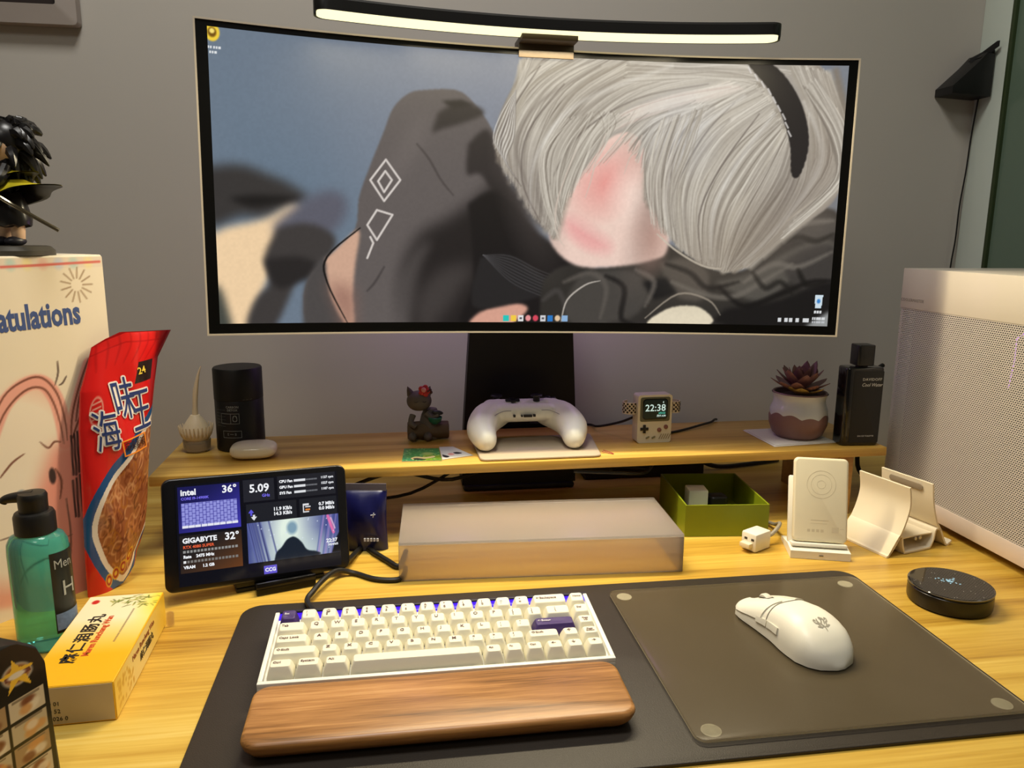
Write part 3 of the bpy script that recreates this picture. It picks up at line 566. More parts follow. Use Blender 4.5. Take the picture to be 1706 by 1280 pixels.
mk('right_button', mpatch(lambda a: (-.012, .40 + .05*(a-1.5)), .30, 1.45, .0012), m_white, mo, 50)
mk('left_button', mpatch(lambda a: (-.012, .40 - .05*(a-1.6)), 1.69, 2.84, .0012), m_white, mo, 50)
mk('scroll_wheel', X(lathe([(0, -.0035), (.0085, -.0035), (.0095, -.002), (.0095, .002), (.0085, .0035), (0, .0035)], 24), T(0, .047, .0155) @ RY(90)), M('wheel_white', (206, 202, 188), .6), mo)
mk('wheel_slot', X(prism(rrect(.0085, .026, .004, 4), 0, .0008), T(0, .044, .0218) @ RX(-16)), M('slot_dark', (34, 32, 30), .6), mo)
for t0, t1 in ((.30, .425), (.435, .57)):
    mk('side_button', mpatch(lambda a: (t0, t1), 2.74, 2.93, .0014, 8, 3), m_white2, mo, 50)
mk('button_seam', mpatch(lambda a: (.405, .412), .35, 2.80, .0003, 2, 24), M('seam_grey', (120, 114, 102), .6), mo)
def mtop(x, y):
    t = .5 - y/LM; lo, hi = 0, math.pi
    for _ in range(30):
        m_ = (lo+hi)/2
        if mpt(t, m_)[0] > x: lo = m_
        else: hi = m_
    return mpt(t, lo)[2]
# the three-headed emblem on the back of the mouse
def emb(L, wd=.0009):
    out = []
    for p in L:
        Q = catmull([(x, y, 0) for x, y in p], 4); n = len(Q); V, F = [], []
        for i, q_ in enumerate(Q):
            t_ = (Q[min(i+1, n-1)] - Q[max(i-1, 0)]).normalized(); nn = Vector((-t_.y, t_.x, 0)); w_ = wd*(.35 + .75*math.sin(math.pi*(i+.3)/(n+.2)))
            for sg in (1, -1): r_ = q_ + nn*w_*sg; V.append((r_.x*.8, r_.y*.8 - .035, mtop(r_.x*.8, r_.y*.8 - .035) + .0003))
        for i in range(n-1): F.append((2*i, 2*i+1, 2*i+3, 2*i+2))
        out.append((V, F))
    return J(*out)
mk('emblem', emb([[(0, -.010), (.0005, -.004), (-.0015, 0), (.001, .004), (0, .009)], [(-.0005, .0085), (.002, .0075), (.0025, .005)], [(.0005, -.004), (.004, -.003), (.0055, .001), (.008, .0025), (.0095, .0055)], [(.0095, .0055), (.0075, .0065), (.0065, .0045)],
   [(-.0005, -.004), (-.004, -.003), (-.0055, .001), (-.008, .0025), (-.0095, .0055)], [(-.0095, .0055), (-.0075, .0065), (-.0065, .0045)], [(.002, -.001), (.0045, .004), (.0035, .0075)], [(-.002, -.001), (-.0045, .004), (-.0035, .0075)], [(.003, -.005), (.006, -.003), (.0085, -.0025)], [(-.003, -.005), (-.006, -.003), (-.0085, -.0025)]]), M('emblem_grey', (160, 154, 140), .5), mo)

# ------------------------------------------------------------------ keyboard
kb = thing('keyboard', 'cream compact keyboard in a white case with purple Esc and Enter keys', 'keyboard', (0, 0, .0034), R(0))
KW, KD = .318, .1175; TILT = Matrix.Rotation(math.atan2(.008, .113), 4, 'X')
KT = T(0, 0, .0175) @ TILT
m_case = M('case_white', (236, 234, 226), .35, var=.02)
def kbox(x0, x1, y0, y1, z0, z1, bev=.0008): return X(box(x0, x1, y0, y1, z0, z1, bev), KT)
mk('case', J(kbox(0, KW, 0, .0045, -.010, .0012), kbox(0, .0042, .0045, KD, -.010, .0012), kbox(KW-.0042, KW, .0045, KD, -.010, .0012),
   X(prism([(0, 0), (KD, 0), (KD, .0235), (0, .0135)], 0, KW, .001), Matrix(((0, 0, 1, 0), (1, 0, 0, 0), (0, 1, 0, 0), (0, 0, 0, 1))))), m_case, kb)
mk('switch_plate', kbox(.0042, KW-.0042, .0045, .104, -.006, -.0045, 0), M('plate_pale', (196, 192, 190), .5), kb)
m_led = M('violet_led_diffuser', (40, 10, 190), .3, emis=(58, 14, 214), es=.85)
mk('light_strip', kbox(.0042, KW-.0042, .1045, KD-.004, -.008, .0000, .001), m_led, kb)['label'] = 'violet glowing strip behind the number row'
mk('rear_rim', kbox(0, KW, KD-.004, KD, -.010, .0014, .0005), M('rim_dark', (36, 30, 40), .5), kb)
U = .01905
m_key = M('keycap_cream', (232, 227, 206), .48, var=.015); m_purple = M('keycap_purple', (62, 42, 104), .5, var=.04)
m_leg = M('legend_brown', (110, 84, 84), .6); m_legw = M('legend_white', (220, 214, 226), .6)
ROWT = {0: (10, .0098), 1: (5, .0088), 2: (0, .0082), 3: (-4, .0084), 4: (-4, .0086)}
CAPS = {}
def cap_mesh(wu, row):
    if (wu, row) in CAPS: return CAPS[wu, row]
    W_, D_ = wu*U - .0010, U - .0010; ang, h = ROWT[row]; rings = []
    for k, (z, ins, r) in enumerate(((-.0035, 0, .0012), (0, .0002, .0014), (h*.5, .0013, .0018), (h-.0008, .0026, .0022), (h-.0001, .0031, .0022), (h, .0040, .0024))):
        tilt = math.tan(R(ang))*(max(z, 0)/h); q_ = rrect(W_-2*ins, D_-2*ins - (.0008 if z > 0 else 0), r, 4, 0, .0006*max(z, 0)/h)
        rings.append([(x, y, z + y*tilt) for x, y in q_])
    n = len(rings[0]); inner = [(x*.55, y*.55, z - .0004) for x, y, z in rings[-1]]; rings.append(inner)
    CAPS[wu, row] = mesh('keycap', loft(rings), 40); return CAPS[wu, row]
rows = [[(1, 'Esc')] + [(1, c) for c in ('!\n1', '@\n2', '#\n3', '$\n4', '%\n5', '^\n6', '&\n7', '*\n8', '(\n9', ')\n0', '_\n-', '+\n=')] + [(2, '←Backspace'), (1, 'Home')],
        [(1.5, 'Tab')] + [(1, c) for c in 'QWERTYUIOP'] + [(1, '{\n['), (1, '}\n]'), (1.5, '|\n\\'), (1, 'Del')],
        [(1.75, 'Caps Lock')] + [(1, c) for c in 'ASDFGHJKL'] + [(1, ':\n;'), (1, '"\n\''), (2.25, '←Enter'), (1, 'Page\nUp')],
        [(2.25, '⇧Shift')] + [(1, c) for c in 'ZXCVBNM'] + [(1, '<\n,'), (1, '>\n.'), (1, '?\n/'), (1.75, '⇧Shift'), (1, '↑'), (1, 'Page\nDown')],
        [(1.25, 'Ctrl'), (1.25, 'System'), (1.25, 'Alt'), (6.25, ''), (1, 'Alt'), (1, 'Fn'), (1, 'Ctrl'), (1, '←'), (1, '↓'), (1, '→')]]
for r, row in enumerate(rows):
    x = (KW-16*U)/2
    for wu, s_ in row:
        pur = s_ in ('Esc', '←Enter'); me = cap_mesh(wu, r)
        if pur: me = me.copy(); me.materials.clear(); me.materials.append(m_purple)
        elif not me.materials: me.materials.append(m_key)
        o = link('keycap', me, None, kb, mtx=KT @ T(x + wu*U/2, .0062 + (4-r+.5)*U, .0012))
        if pur: o['label'] = 'purple keycap'
        if wu == 6.25: o['label'] = 'long space bar keycap'
        if s_:
            big = len(s_) == 1; ang, h = ROWT[r]
            lm = T(0, .0006, h + .00012) @ RX(ang)
            if big: txt(s_, .0056, m_leg, o, lm @ T(-.0034, .0016, 0), 'legend', 'LEFT', .00006)
            elif '\n' in s_ and len(s_) == 3: txt(s_, .0042, m_leg, o, lm @ T(-.0030, .0000, 0), 'legend', 'LEFT', .00006)
            elif '\n' in s_: txt(s_, .0032, m_leg, o, lm, 'legend', 'CENTER', .00006)
            else: txt(s_, .0042 if wu > 1 else .0034, m_legw if pur else m_leg, o, lm @ T((-wu*U/2 + .0050) if wu > 1 else -.0042, .0012, 0), 'legend', 'LEFT', .00007)
        x += wu*U
m_walnut = wood('walnut', [(94, 62, 30), (148, 102, 55), (180, 130, 77), (210, 164, 108)], .36, 4, 75, .5, .05, fine=700)
wr = thing('wrist_rest', 'walnut wooden wrist rest lying in front of the keyboard', 'wrist rest', (0, 0, .0034))
WR = []
for P_, z in ((rrect(.300, .062, .010, 6, .1570, -.0405), 0), (rrect(.306, .068, .0115, 6, .1570, -.0415), .0035), (rrect(.3125, .0745, .0135, 6, .1570, -.0422), .0085), (rrect(.3155, .0775, .014, 6, .1570, -.0425), .0135), (rrect(.3145, .0765, .0135, 6, .1570, -.0425), .0158), (rrect(.312, .074, .0125, 6, .1570, -.0422), .0172), (rrect(.308, .070, .011, 6, .1570, -.0420), .0178)):
    WR.append([(x, y, z + (.0022*(y+.08)/.08 if z > .01 else 0)) for x, y in P_])
mk('rest_block', loft(WR), m_walnut, wr, 60)  # lower rings drawn inward, shaped so the front face turns dark
m_cable = M('cable_black', (22, 20, 19), .5, var=.1)
tag(mk('keyboard_cable', tube([(.040, .1195, .0125), (.041, .130, .011), (0.0229,0.1778,0.008), (0.0272,0.1991,0.01), (0.0368,0.2243,0.012), (0.0498,0.2496,0.01), (0.0689,0.2546,0.0035), (0.0941,0.2355,0.0032), (0.1199,0.2304,0.0032), (.128, .245, .0032), (.130, .262, .0032)], .0031, 8), m_cable), 'thick black cable running from the keyboard into the frosted riser', 'cable')

# ------------------------------------------------------------------ frosted acrylic riser (open at its left end)
m_acr = bpy.data.materials.new('frosted_acrylic'); m_acr.use_nodes = True; nt = m_acr.node_tree; nt.nodes.remove(nt.nodes['Principled BSDF']); out = nt.nodes['Material Output']
def nd(t, **k):
    n = nt.nodes.new(t)
    for a_, v in k.items(): n.inputs[a_].default_value = v
    return n
df = nd('ShaderNodeBsdfDiffuse', Color=(.56, .47, .42, 1)); tl = nd('ShaderNodeBsdfTranslucent', Color=(.95, .90, .86, 1)); tp = nd('ShaderNodeBsdfTransparent', Color=(.97, .93, .90, 1)); gl = nd('ShaderNodeBsdfGlossy', Roughness=.35); fr_ = nd('ShaderNodeFresnel', IOR=1.45)
nz = nd('ShaderNodeTexNoise', Scale=900.); 
m1, m2, m3 = nd('ShaderNodeMixShader'), nd('ShaderNodeMixShader'), nd('ShaderNodeMixShader'); m1.inputs[0].default_value = .72; m2.inputs[0].default_value = .62
for a_, b_ in ((df.outputs[0], m1.inputs[1]), (tl.outputs[0], m1.inputs[2]), (m1.outputs[0], m2.inputs[1]), (tp.outputs[0], m2.inputs[2]), (fr_.outputs[0], m3.inputs[0]), (m2.outputs[0], m3.inputs[1]), (gl.outputs[0], m3.inputs[2]), (m3.outputs[0], out.inputs[0])): nt.links.new(a_, b_)
ar = thing('acrylic_riser', 'low frosted clear acrylic box standing behind the keyboard', 'acrylic box', (.1219, .2305, 0), R(-2.9))
AW, AD, AH = .3425, .134, .0487
mk('front_panel', box(0, AW, 0, .004, .0002, AH-.004, .0006), m_acr, ar); mk('back_panel', box(0, AW, AD-.004, AD, .0002, AH-.004, .0006), m_acr, ar)
mk('right_panel', box(AW-.004, AW, .004, AD-.004, .0002, AH-.004, .0006), m_acr, ar); mk('top_panel', box(0, AW, 0, AD, AH-.004, AH, .0012), m_acr, ar)

# ------------------------------------------------------------------ tablet on its stand
tb = thing('tablet', 'black tablet leaning on a stand, its screen full of monitoring panels', 'tablet', (-.0321, .2288, .012))
TMX = Matrix.Rotation(R(17.44), 3, 'Z') @ Matrix.Rotation(R(-13.1), 3, 'X') @ Matrix.Rotation(R(2.1), 3, 'Y')
tb.rotation_euler = TMX.to_euler()
TW, TH = .2023, .1239
mk('body', X(slab(rrect(TW, TH, .009, 6), -.008, 0, .0022), T(0, 0, TH/2) @ RX(90) @ T(0, 0, 0)), M('tablet_black', (14, 14, 18), .25, var=.1), tb)
m_scr = painted_mat('tablet_screen_light', .12, .9)
tax = 1.83
Q = Pic(460, 251, tax, (5, 7, 20))
def TR(x0, y0, x1, y1, c): Q.rect(x0*tax, y0, x1*tax, y1, c)
# panels are given as fractions of the lit screen
def bars(x0, x1, y0, y1, n, c, fill=.7):
    for k in range(n): TR(x0+(x1-x0)*k/n, y0, x0+(x1-x0)*(k+fill)/n, y1, c)
m0 = ((Q.x >= .0125*tax) & (Q.x <= .375*tax) & (Q.y >= .022) & (Q.y <= .474)).astype(float)
Q.blend(m0, (24, 24, 84)); f_ = np.clip((Q.x/tax + Q.y - .25)/.55, 0, 1); Q.blend(m0*f_, (62, 56, 176))
TR(.030, .185, .358, .425, (150, 152, 228))
for k in range(17):
    x = .030+.328*k/16; Q.line([(x*tax, .185), (x*tax, .405)], .005, (54, 50, 150), 1, .003, False, False)
    for j in range(9):
        if (k+j) % 2 and k < 16: Q.line([(x*tax, .195+.024*j), ((x+.328/16)*tax, .195+.024*j)], .005, (54, 50, 150), 1, .003, False, False)
TR(.030, .405, .358, .428, (238, 240, 252)); bars(.030, .358, .400, .432, 9, (54, 50, 160), .07)
m0 = ((Q.x >= .0125*tax) & (Q.x <= .375*tax) & (Q.y >= .504) & (Q.y <= .871)).astype(float)
Q.blend(m0, (32, 28, 30)); f_ = np.clip((Q.x/tax + Q.y - .75)/.5, 0, 1); Q.blend(m0*f_, (108, 62, 30))
bars(.030, .355, .652, .672, 16, (150, 150, 148)); bars(.030, .355, .752, .772, 16, (128, 124, 120)); TR(.030, .752, .044, .772, (240, 240, 240))
TR(.397, .010, .590, .236, (34, 35, 44)); TR(.612, .000, .985, .236, (31, 32, 40)); TR(.410, .259, .725, .471, (28, 30, 38)); TR(.743, .259, .988, .471, (28, 30, 38))
for j in range(3): TR(.715, .045+.06*j, .79, .070+.06*j, (232, 234, 238)); bars(.795, .868, .050+.06*j, .066+.06*j, 10, (120, 122, 128))
Q.poly([(.440*tax-.034, .352), (.440*tax+.034, .352), (.440*tax, .312)], (96, 90, 226), smooth=False); TR(.434, .35, .446, .378, (96, 90, 226)); Q.poly([(.456*tax-.032, .392), (.456*tax+.032, .392), (.456*tax, .428)], (232, 234, 238), smooth=False); TR(.450, .372, .462, .394, (232, 234, 238))
TR(.765, .310, .805, .400, (232, 232, 236)); TR(.773, .330, .812, .388, (30, 30, 36)); TR(.782, .338, .815, .350, (232,232,236)); TR(.782, .366, .812, .380, (236, 140, 60))
# picture panel: a plain glow over a dark mound, slanting lights at both sides
px0, px1, py0, py1 = .410, .995, .452, .856
m0 = ((Q.x >= px0*tax) & (Q.x <= px1*tax) & (Q.y >= py0) & (Q.y <= py1)).astype(float); keep = Q.c.copy()
Q.blend(m0, (74, 84, 146)); Q.ell(.665*tax, .60, .27, .5, (238, 252, 238), .7, 1.); Q.ell(.75*tax, .82, .34, .14, (216, 234, 224), .9, .8)
for k in range(20):
    x = .40 + .15*random.random(); Q.line([(x*tax, .45), ((x+.05)*tax, .86)], .012, random.choice([(50, 54, 110), (140, 138, 190), (96, 106, 170)]), .6, .01, False)
for k in range(18):
    x = .85 + .14*random.random(); Q.line([((x+.03)*tax, .45), ((x-.02)*tax, .86)], .012, random.choice([(66, 66, 136), (170, 140, 200), (106, 124, 190)]), .5, .01, False)
Q.line([(.925*tax, .465), (.958*tax, .64)], .034, (246, 120, 180), .9, .012, False); Q.line([(.945*tax, .49), (.968*tax, .60)], .018, (250, 200, 226), .8, .01, False)
for k in range(26): Q.ell((.41+.58*random.random())*tax, .46+.35*random.random(), .006, .006, (226, 236, 252), .5, .9)
Q.poly([(.57*tax, .86), (.585*tax, .78), (.62*tax, .73), (.655*tax, .66), (.70*tax, .64), (.745*tax, .70), (.78*tax, .79), (.84*tax, .82), (.85*tax, .86)], (24, 34, 48), .006); Q.ell(.690*tax, .545, .060, .066, (132, 164, 184), .3)
Q.poly([(.975*tax, .70), (.998*tax, .64), (.998*tax, .86), (.94*tax, .86)], (14, 14, 22), .006, smooth=False)
Q.c = np.where(m0[..., None] > 0, Q.c, keep)
TR(.503, .904, .582, .985, (104, 92, 214))
SX0, SX1, SZ0, SZ1 = -.0870, .0905, .0055, .1170
sheet('lit_screen', Q, lambda x, y: (SX0 + (SX1-SX0)*x, 0*x - .0004, SZ1 + (SZ0-SZ1)*y), m_scr, tb)
m_tw = M('screen_text_white', (6, 6, 6), .3, emis=(240, 242, 246), es=1.0); m_to = M('screen_text_orange', (6, 6, 6), .3, emis=(240, 100, 60), es=.95); m_tv = M('screen_text_violet', (6, 6, 6), .3, emis=(124, 112, 246), es=.95)
def tt(s_, fx, fy, size, m_=None, al='LEFT', off=.0001): txt(s_, size, m_ or m_tw, tb, FRONT(SX0+(SX1-SX0)*fx, -.0007, SZ1+(SZ0-SZ1)*fy), 'screen_text', al, off)
tt('intel', .028, .082, .0092, off=.0003); tt('36°', .360, .082, .0115, al='RIGHT', off=.0003); tt('CORE I9-14900K', .030, .142, .0040, m_tv, off=.0001)
tt('GIGABYTE', .028, .556, .0076, off=.0003); tt('32°', .362, .556, .0112, al='RIGHT', off=.0003); tt('RTX 4080 SUPER', .030, .618, .0044, m_to, off=.0001)
tt('Rate    2475 MHz', .030, .712, .0044, off=.0002); tt('VRAM      1.2 GB', .030, .815, .0044, off=.0002)
tt('5.09', .558, .105, .0128, al='RIGHT', off=.0003); tt('GHz', .560, .182, .0046, m_tv, 'RIGHT')
for j, (a_, c_) in enumerate((('CPU Fan', '1127 rpm'), ('GPU Fan', '1527 rpm'), ('SYS Fan', '1187 rpm'))): tt(a_, .622, .058+.06*j, .0042, off=.0002); tt(c_, .975, .050+.06*j, .0038, al='RIGHT')
tt('11.9 KB/s\n14.3 KB/s', .695, .358, .0054, al='RIGHT', off=.0002); tt('0.7 MB/s\n0.0 MB/s', .972, .352, .0052, al='RIGHT', off=.0002); tt('22:37', .980, .725, .0058, al='RIGHT', off=.0002); tt('2024/6/5', .985, .768, .0034, al='RIGHT'); tt('CCG', .5425, .945, .0056, al='CENTER', off=.0002)
st = thing('tablet_stand', 'small black folding stand holding up the tablet', 'stand', (-.012, .236, 0), R(17.4))
mk('base', box(-.05, .05, .004, .075, .0002, .005, .001), m_blk, st); mk('lip', J(box(-.030, .036, -.0145, -.0105, .0005, .0150, .001), box(-.030, .036, -.0145, .006, .0003, .0095, .001)), M('stand_gloss', (20, 19, 20), .15), st)
mk('back_support', X(box(-.05, .05, -.009, -.004, 0, .085, .002), T(0, .012, .004) @ RX(-13)), m_blk, st); mk('strut', X(box(-.02, .02, -.002, .002, 0, .07, .001), T(0, .070, .004) @ RX(28)), m_blk, st)
tag(mk('tablet_cable', tube([(.050, .275, .05), (.058, .268, .015), (0.0757,0.3304,0.004), (0.0923,0.309,0.004), (0.1076,0.2849,0.004), (0.1215,0.2653,0.004), (.128, .290, .004), (.131, .310, .004)], .0034, 8), m_cable), 'black cable coming from behind the tablet towards the frosted box', 'cable')

# ------------------------------------------------------------------ left side: gift box, figurine, snack bag, bottle, medicine box, black packet
BD = Vector((.643, .766, 0)); BN = Vector((.766, -.643, 0)); UPV = Vector((0, 0, 1))
BK = Vector((-.250, .235, 0)) + BD*.083                      # the far bottom corner of the printed face
gb = thing('gift_box', 'tall cream printed cardboard box with pink drawings and blue Congratulations lettering', 'box', BK)
BM = basis((0, 0, 0), BD, UPV); BH = .377; BW = .42; BT = .11
mk('carton', X(box(-BW, 0, 0, BH, -BT, 0, .0015), BM), M('carton_cream', (218, 207, 186), .5), gb)
G = Pic(300, 380, .36/BH, (228, 214, 190))      # the right-hand .36 m of the face; picture x = (u+.36)/.377
def gu(u, v): return ((u+.36)/BH, 1 - v/BH)
G.rect(0, 0, 1, .030, (222, 206, 186))
for k in range(22): G.ell(.03+k*.042, .016, .012, .016, [(176, 200, 190), (232, 214, 150), (222, 178, 160), (190, 196, 214)][k % 4], .5, .8)
G.line([(0.6771,0.0228),(0.7687,0.0206),(0.8505,0.0178),(0.9467,0.0149)], .007, (206, 104, 92), 1, .003, True, False)
for c, r0, wd in (((118,470), 1, .006),):
    cx, cy = [(0.8732,0.0796)][0]
    for k in range(13): a = k*math.pi*2/13; G.line([(cx+.018*math.cos(a), cy+.02*math.sin(a)), (cx+.045*math.cos(a), cy+.05*math.sin(a))], .004, (150, 122, 92), .9, .003, False)
pk = (226, 148, 130)
G.poly([(0.5308,0.5586),(0.6046,0.412),(0.672,0.3417),(0.7362,0.3266),(0.7736,0.3581),(0.7977,0.4501),(0.8014,0.5313),(0.8418,0.5314),(0.9188,0.4925),(0.955,0.6143),(0.9885,0.9015),(0.9886,1.1296),(0.7475,1.0251),(0.6346,0.9762),(0.4919,0.8972)], (228, 158, 136), .01, .9)
G.ell(*[(0.6486,0.5559)][0], .20, .22, (232, 217, 196), .25, 1); G.ell(*[(0.6512,0.7482)][0], .15, .16, (234, 220, 200), .2, 1)
for D in ([(0.5955,0.4925),(0.6435,0.3948),(0.7022,0.3483),(0.7501,0.3475),(0.7811,0.3977),(0.7939,0.4706),(0.7964,0.5301)], [(0.8193,0.5263),(0.8334,0.4571),(0.8604,0.3811),(0.8885,0.3137)]): G.line(D, .042, (228, 158, 142), .9, .006, True, False)
G.poly([(0.7011,0.6573),(0.7639,0.5316),(0.8065,0.5324),(0.8673,0.5463),(0.955,0.6143),(0.9885,0.9015),(0.9886,1.1296),(0.7475,1.0251),(0.7184,0.8072)], (222, 142, 126), .02, .95)  # this pink also holds red light bounced off the pouch, painted in
for D in ([(0.5992,0.4602),(0.6462,0.3704),(0.7038,0.3334),(0.7515,0.334),(0.7873,0.3865),(0.801,0.4685),(0.802,0.526)], [(0.5919,0.5248),(0.6408,0.4192),(0.7006,0.3631),(0.7485,0.3626),(0.7735,0.4068),(0.7867,0.4744),(0.7908,0.5342)], [(0.8116,0.5336),(0.8231,0.455),(0.8526,0.3709),(0.8885,0.2959),(0.9001,0.3064)], [(0.8316,0.4747),(0.849,0.4061),(0.8823,0.3218)], [(0.7813,0.5267),(0.7648,0.5229),(0.7467,0.5364),(0.726,0.514)], [(0.6144,0.5895),(0.6486,0.5559),(0.6817,0.5383)], [(0.8116,0.5336),(0.8489,0.4601),(0.8638,0.4904)], [(0.76,0.6021),(0.7729,0.6417),(0.7641,0.6938)]):
    G.line(D, .006, (110, 62, 48), .9, .003)
for D in ([(0.7971,0.2925),(0.7952,0.3268),(0.7834,0.3597)], [(0.8176,0.3389),(0.8056,0.3563),(0.795,0.3616)]): G.line(D, .005, (70, 50, 44), .9, .003)
for D in ([(0.8134,0.5159),(0.8085,0.6331)], [(0.8225,0.5125),(0.8171,0.6354)], [(0.8318,0.5073),(0.8267,0.6287)], [(0.841,0.5038),(0.8363,0.622)], [(0.805,0.6505),(0.8027,0.7612)], [(0.816,0.6462),(0.8113,0.764)], [(0.8275,0.6382),(0.8254,0.7496)]): G.line(D, .006, (52, 40, 40), .9, .003, False, False)
G.ell(*[(0.7496,0.6209)][0], .010, .024, (58, 40, 40), .2); G.ell(*[(0.6611,0.6562)][0], .014, .016, (70, 96, 130), .3)
for D in ([(0.5951,0.7642),(0.657,0.7679),(0.7174,0.816),(0.7868,0.8123)], [(0.6136,0.877),(0.6808,0.8485),(0.7569,0.9335)], [(0.7096,0.7315),(0.7347,0.8129),(0.717,0.9177)], [(0.7809,0.6988),(0.7816,0.8293),(0.7565,0.9714)]): G.line(D, .005, (96, 70, 60), .9, .003)
sheet('printed_face', G, lambda x, y: tuple((BM[i][0]*(-.36+.36*x) + BM[i][1]*(BH-.002)*(1-y) + BM[i][2]*.0004) for i in range(3)), painted_mat('carton_print', .42), gb)
m_blue = M('print_blue', (66, 84, 134), .45)
ct = (-0.0301, 0.3151)
txt('Congratulations', .0355, m_blue, gb, BM @ T(ct[0], ct[1], .0006) @ RZ(1.5), 'lettering', 'RIGHT', .0011, sx=.605)

fg = thing('figurine', 'small figurine with spiky black hair, flaring dark cape and thin sword', 'figurine', (-0.27, 0.265, 0.3772), R(-35))
fg.scale = (1.2, 1.2, 1.22)
m_fig = M('figure_black', (24, 22, 22), .3, var=.2); m_skin = M('figure_skin', (214, 178, 146), .5)
mk('stand', lathe([(0, 0), (.0315, 0), (.0315, .004), (.028, .0075), (.025, .008), (0, .008)], 36), M('figure_base', (62, 58, 50), .55), fg)
for sx in (-1, 1):
    mk('leg', tube([(sx*.008, 0, .010), (sx*.0085, 0, .018), (sx*.0075, .001, .030)], [.0048, .0055, .006], 12), m_skin, fg)
    mk('shoe', X(sell(.0062, .009, .0042), T(sx*.0085, -.003, .0118)), M('figure_shoe', (34, 34, 44), .4), fg)
mk('trousers', loft([[(.019*k*math.cos(2*math.pi*j/24), .015*k*math.sin(2*math.pi*j/24), z + .0012*math.sin(j*2.1)) for j in range(24)] for k, z in ((.70, .024), (.98, .025), (1.02, .030), (.85, .042), (.6, .052))]), m_fig, fg)
def cape(r0, r1, z0, z1, fl, n=48, nz=8, th=.002, t0=0, up=0):
    rings = []
    def pt(j, i, o):
        a = 2*math.pi*j/n; t = t0 + (1-t0)*i/nz; rad = r0 + (r1-r0)*t**1.4 + o; wv = 1 + fl*t*t*(.55*math.cos(2*a-.4) + .3*math.cos(5*a) + .5*max(0, math.cos(a))**2)
        return (rad*wv*math.cos(a), .75*rad*wv*math.sin(a), z1 + (z0-z1)*t + .010*t*t*math.cos(a)*fl*2 + up)
    return loft([[pt(j, i, 0) for j in range(n)] for i in range(nz+1)] + [[pt(j, i, -th) for j in range(n)] for i in range(nz, -1, -1)], cap=False)
m_ylw = M('cape_yellow_green', (206, 190, 44), .35, var=.5, vscale=60)
mk('cape', cape(.010, .033, .042, .072, .75, th=.004), m_fig, fg); mk('cape_trim', cape(.010, .0325, .042, .072, .75, th=.0006, t0=.45, up=.0010), m_ylw, fg)['label'] = 'yellow green band of the cape'
mk('collar', cape(.007, .022, .056, .076, .6, th=.003), m_fig, fg); mk('collar_trim', cape(.007, .0217, .056, .076, .6, th=.0006, t0=.35, up=.0010), m_ylw, fg)
mk('arm', tube([(.010, -.006, .072), (.015, -.015, .062), (.009, -.019, .057)], [.005, .005, .004], 10), m_fig, fg); mk('hand', X(sell(.0055, .005, .0048), T(.007, -.020, .0565)), m_skin, fg)
mk('head', X(sell(.0165, .0165, .018), T(0, 0, .090)), m_skin, fg)
hr = [sell(.0185, .0185, .019, nu=24, nv=12)]
hr = [X(hr[0], T(0, .003, .094))]
rs = random.Random(5)
for k in range(70):
    a = rs.uniform(0, 6.283); e_ = rs.uniform(-1.1, 1.2); d_ = Vector((math.cos(a)*math.cos(e_), math.sin(a)*math.cos(e_)*.9 + .25, math.sin(e_)))
    if d_.y < -.75 and d_.z < .15 and d_.x < .1: continue
    p0 = Vector((0, .003, .093)) + d_*.013; p1 = p0 + d_*.009 + Vector((.001, 0, -.001)); p2 = p1 + d_*.007 + Vector((0, 0, -.008)); hr.append(tube([p0, p1, p2], [.0062, .0048, .0008], 7, 3))
mk('hair', J(*hr), m_fig, fg, 30)
mk('sword', tube([(.002, -.018, .0560), (.020, -.015, .0450), (.046, .012, .0210)], .0017, 8), M('sword_grey', (150, 142, 120), .25, .8), fg)

# the red pouch of snacks
bg = thing('snack_bag', 'red snack pouch with blue lettering and a clear window, leaning by the box', 'snack bag', (-.215, .245, 0))
bgE = BD; bgN = BN; bgU = (UPV - BN*.04).normalized()
LBv, LBu = ([0, 0.0407, 0.068, 0.1353, 0.1883, 0.2303, 0.257, 0.2772], [-0.0113, -0.0095, -0.0075, -0.0026, 0.0013, 0.0077, 0.0189, 0.0261]); RBv, RBu = ([0.0356, 0.0581, 0.0858, 0.1283, 0.1844, 0.226, 0.2571, 0.287], [0.0537, 0.064, 0.0704, 0.0768, 0.0864, 0.0959, 0.1042, 0.1251])
VT = max(LBv[-1], RBv[-1])
def bag_uv(s_, t):
    v = t*VT
    return v
def bL(v): return np.interp(v, LBv, LBu)
def bR(v): return np.interp(v, RBv, RBu)
def vtop(s_): return np.interp(s_, ([0.0, 0.167, 0.353, 0.685, 1.0], [0.2772, 0.2846, 0.2908, 0.2888, 0.287])[0], ([0.0, 0.167, 0.353, 0.685, 1.0], [0.2772, 0.2846, 0.2908, 0.2888, 0.287])[1])
def vbot(s_): return np.interp(s_, [0, .35, .6, .85, 1], [0, 0, .003, .020, .042])
def bulge(s_, t): return .018*np.clip(np.sin(np.pi*np.clip(s_, 0, 1)), 0, 1)**.6*np.clip(np.sin(np.pi*np.clip(.06+.80*t, 0, 1)), 0, 1)**.7 + .0016*np.sin(s_*9+t*17)*np.sin(3.14*s_)
def bag_pt(x, y, side=1, off=0):
    t = 1-y; v = vbot(x) + (vtop(x)-vbot(x))*t; u = bL(v) + (bR(v)-bL(v))*x; b_ = (bulge(x, t)*side if side > 0 else -.006*np.sin(np.pi*x)*np.sin(np.pi*t)) + off
    return tuple(bgE[i]*u + bgU[i]*v + bgN[i]*b_ for i in range(3))
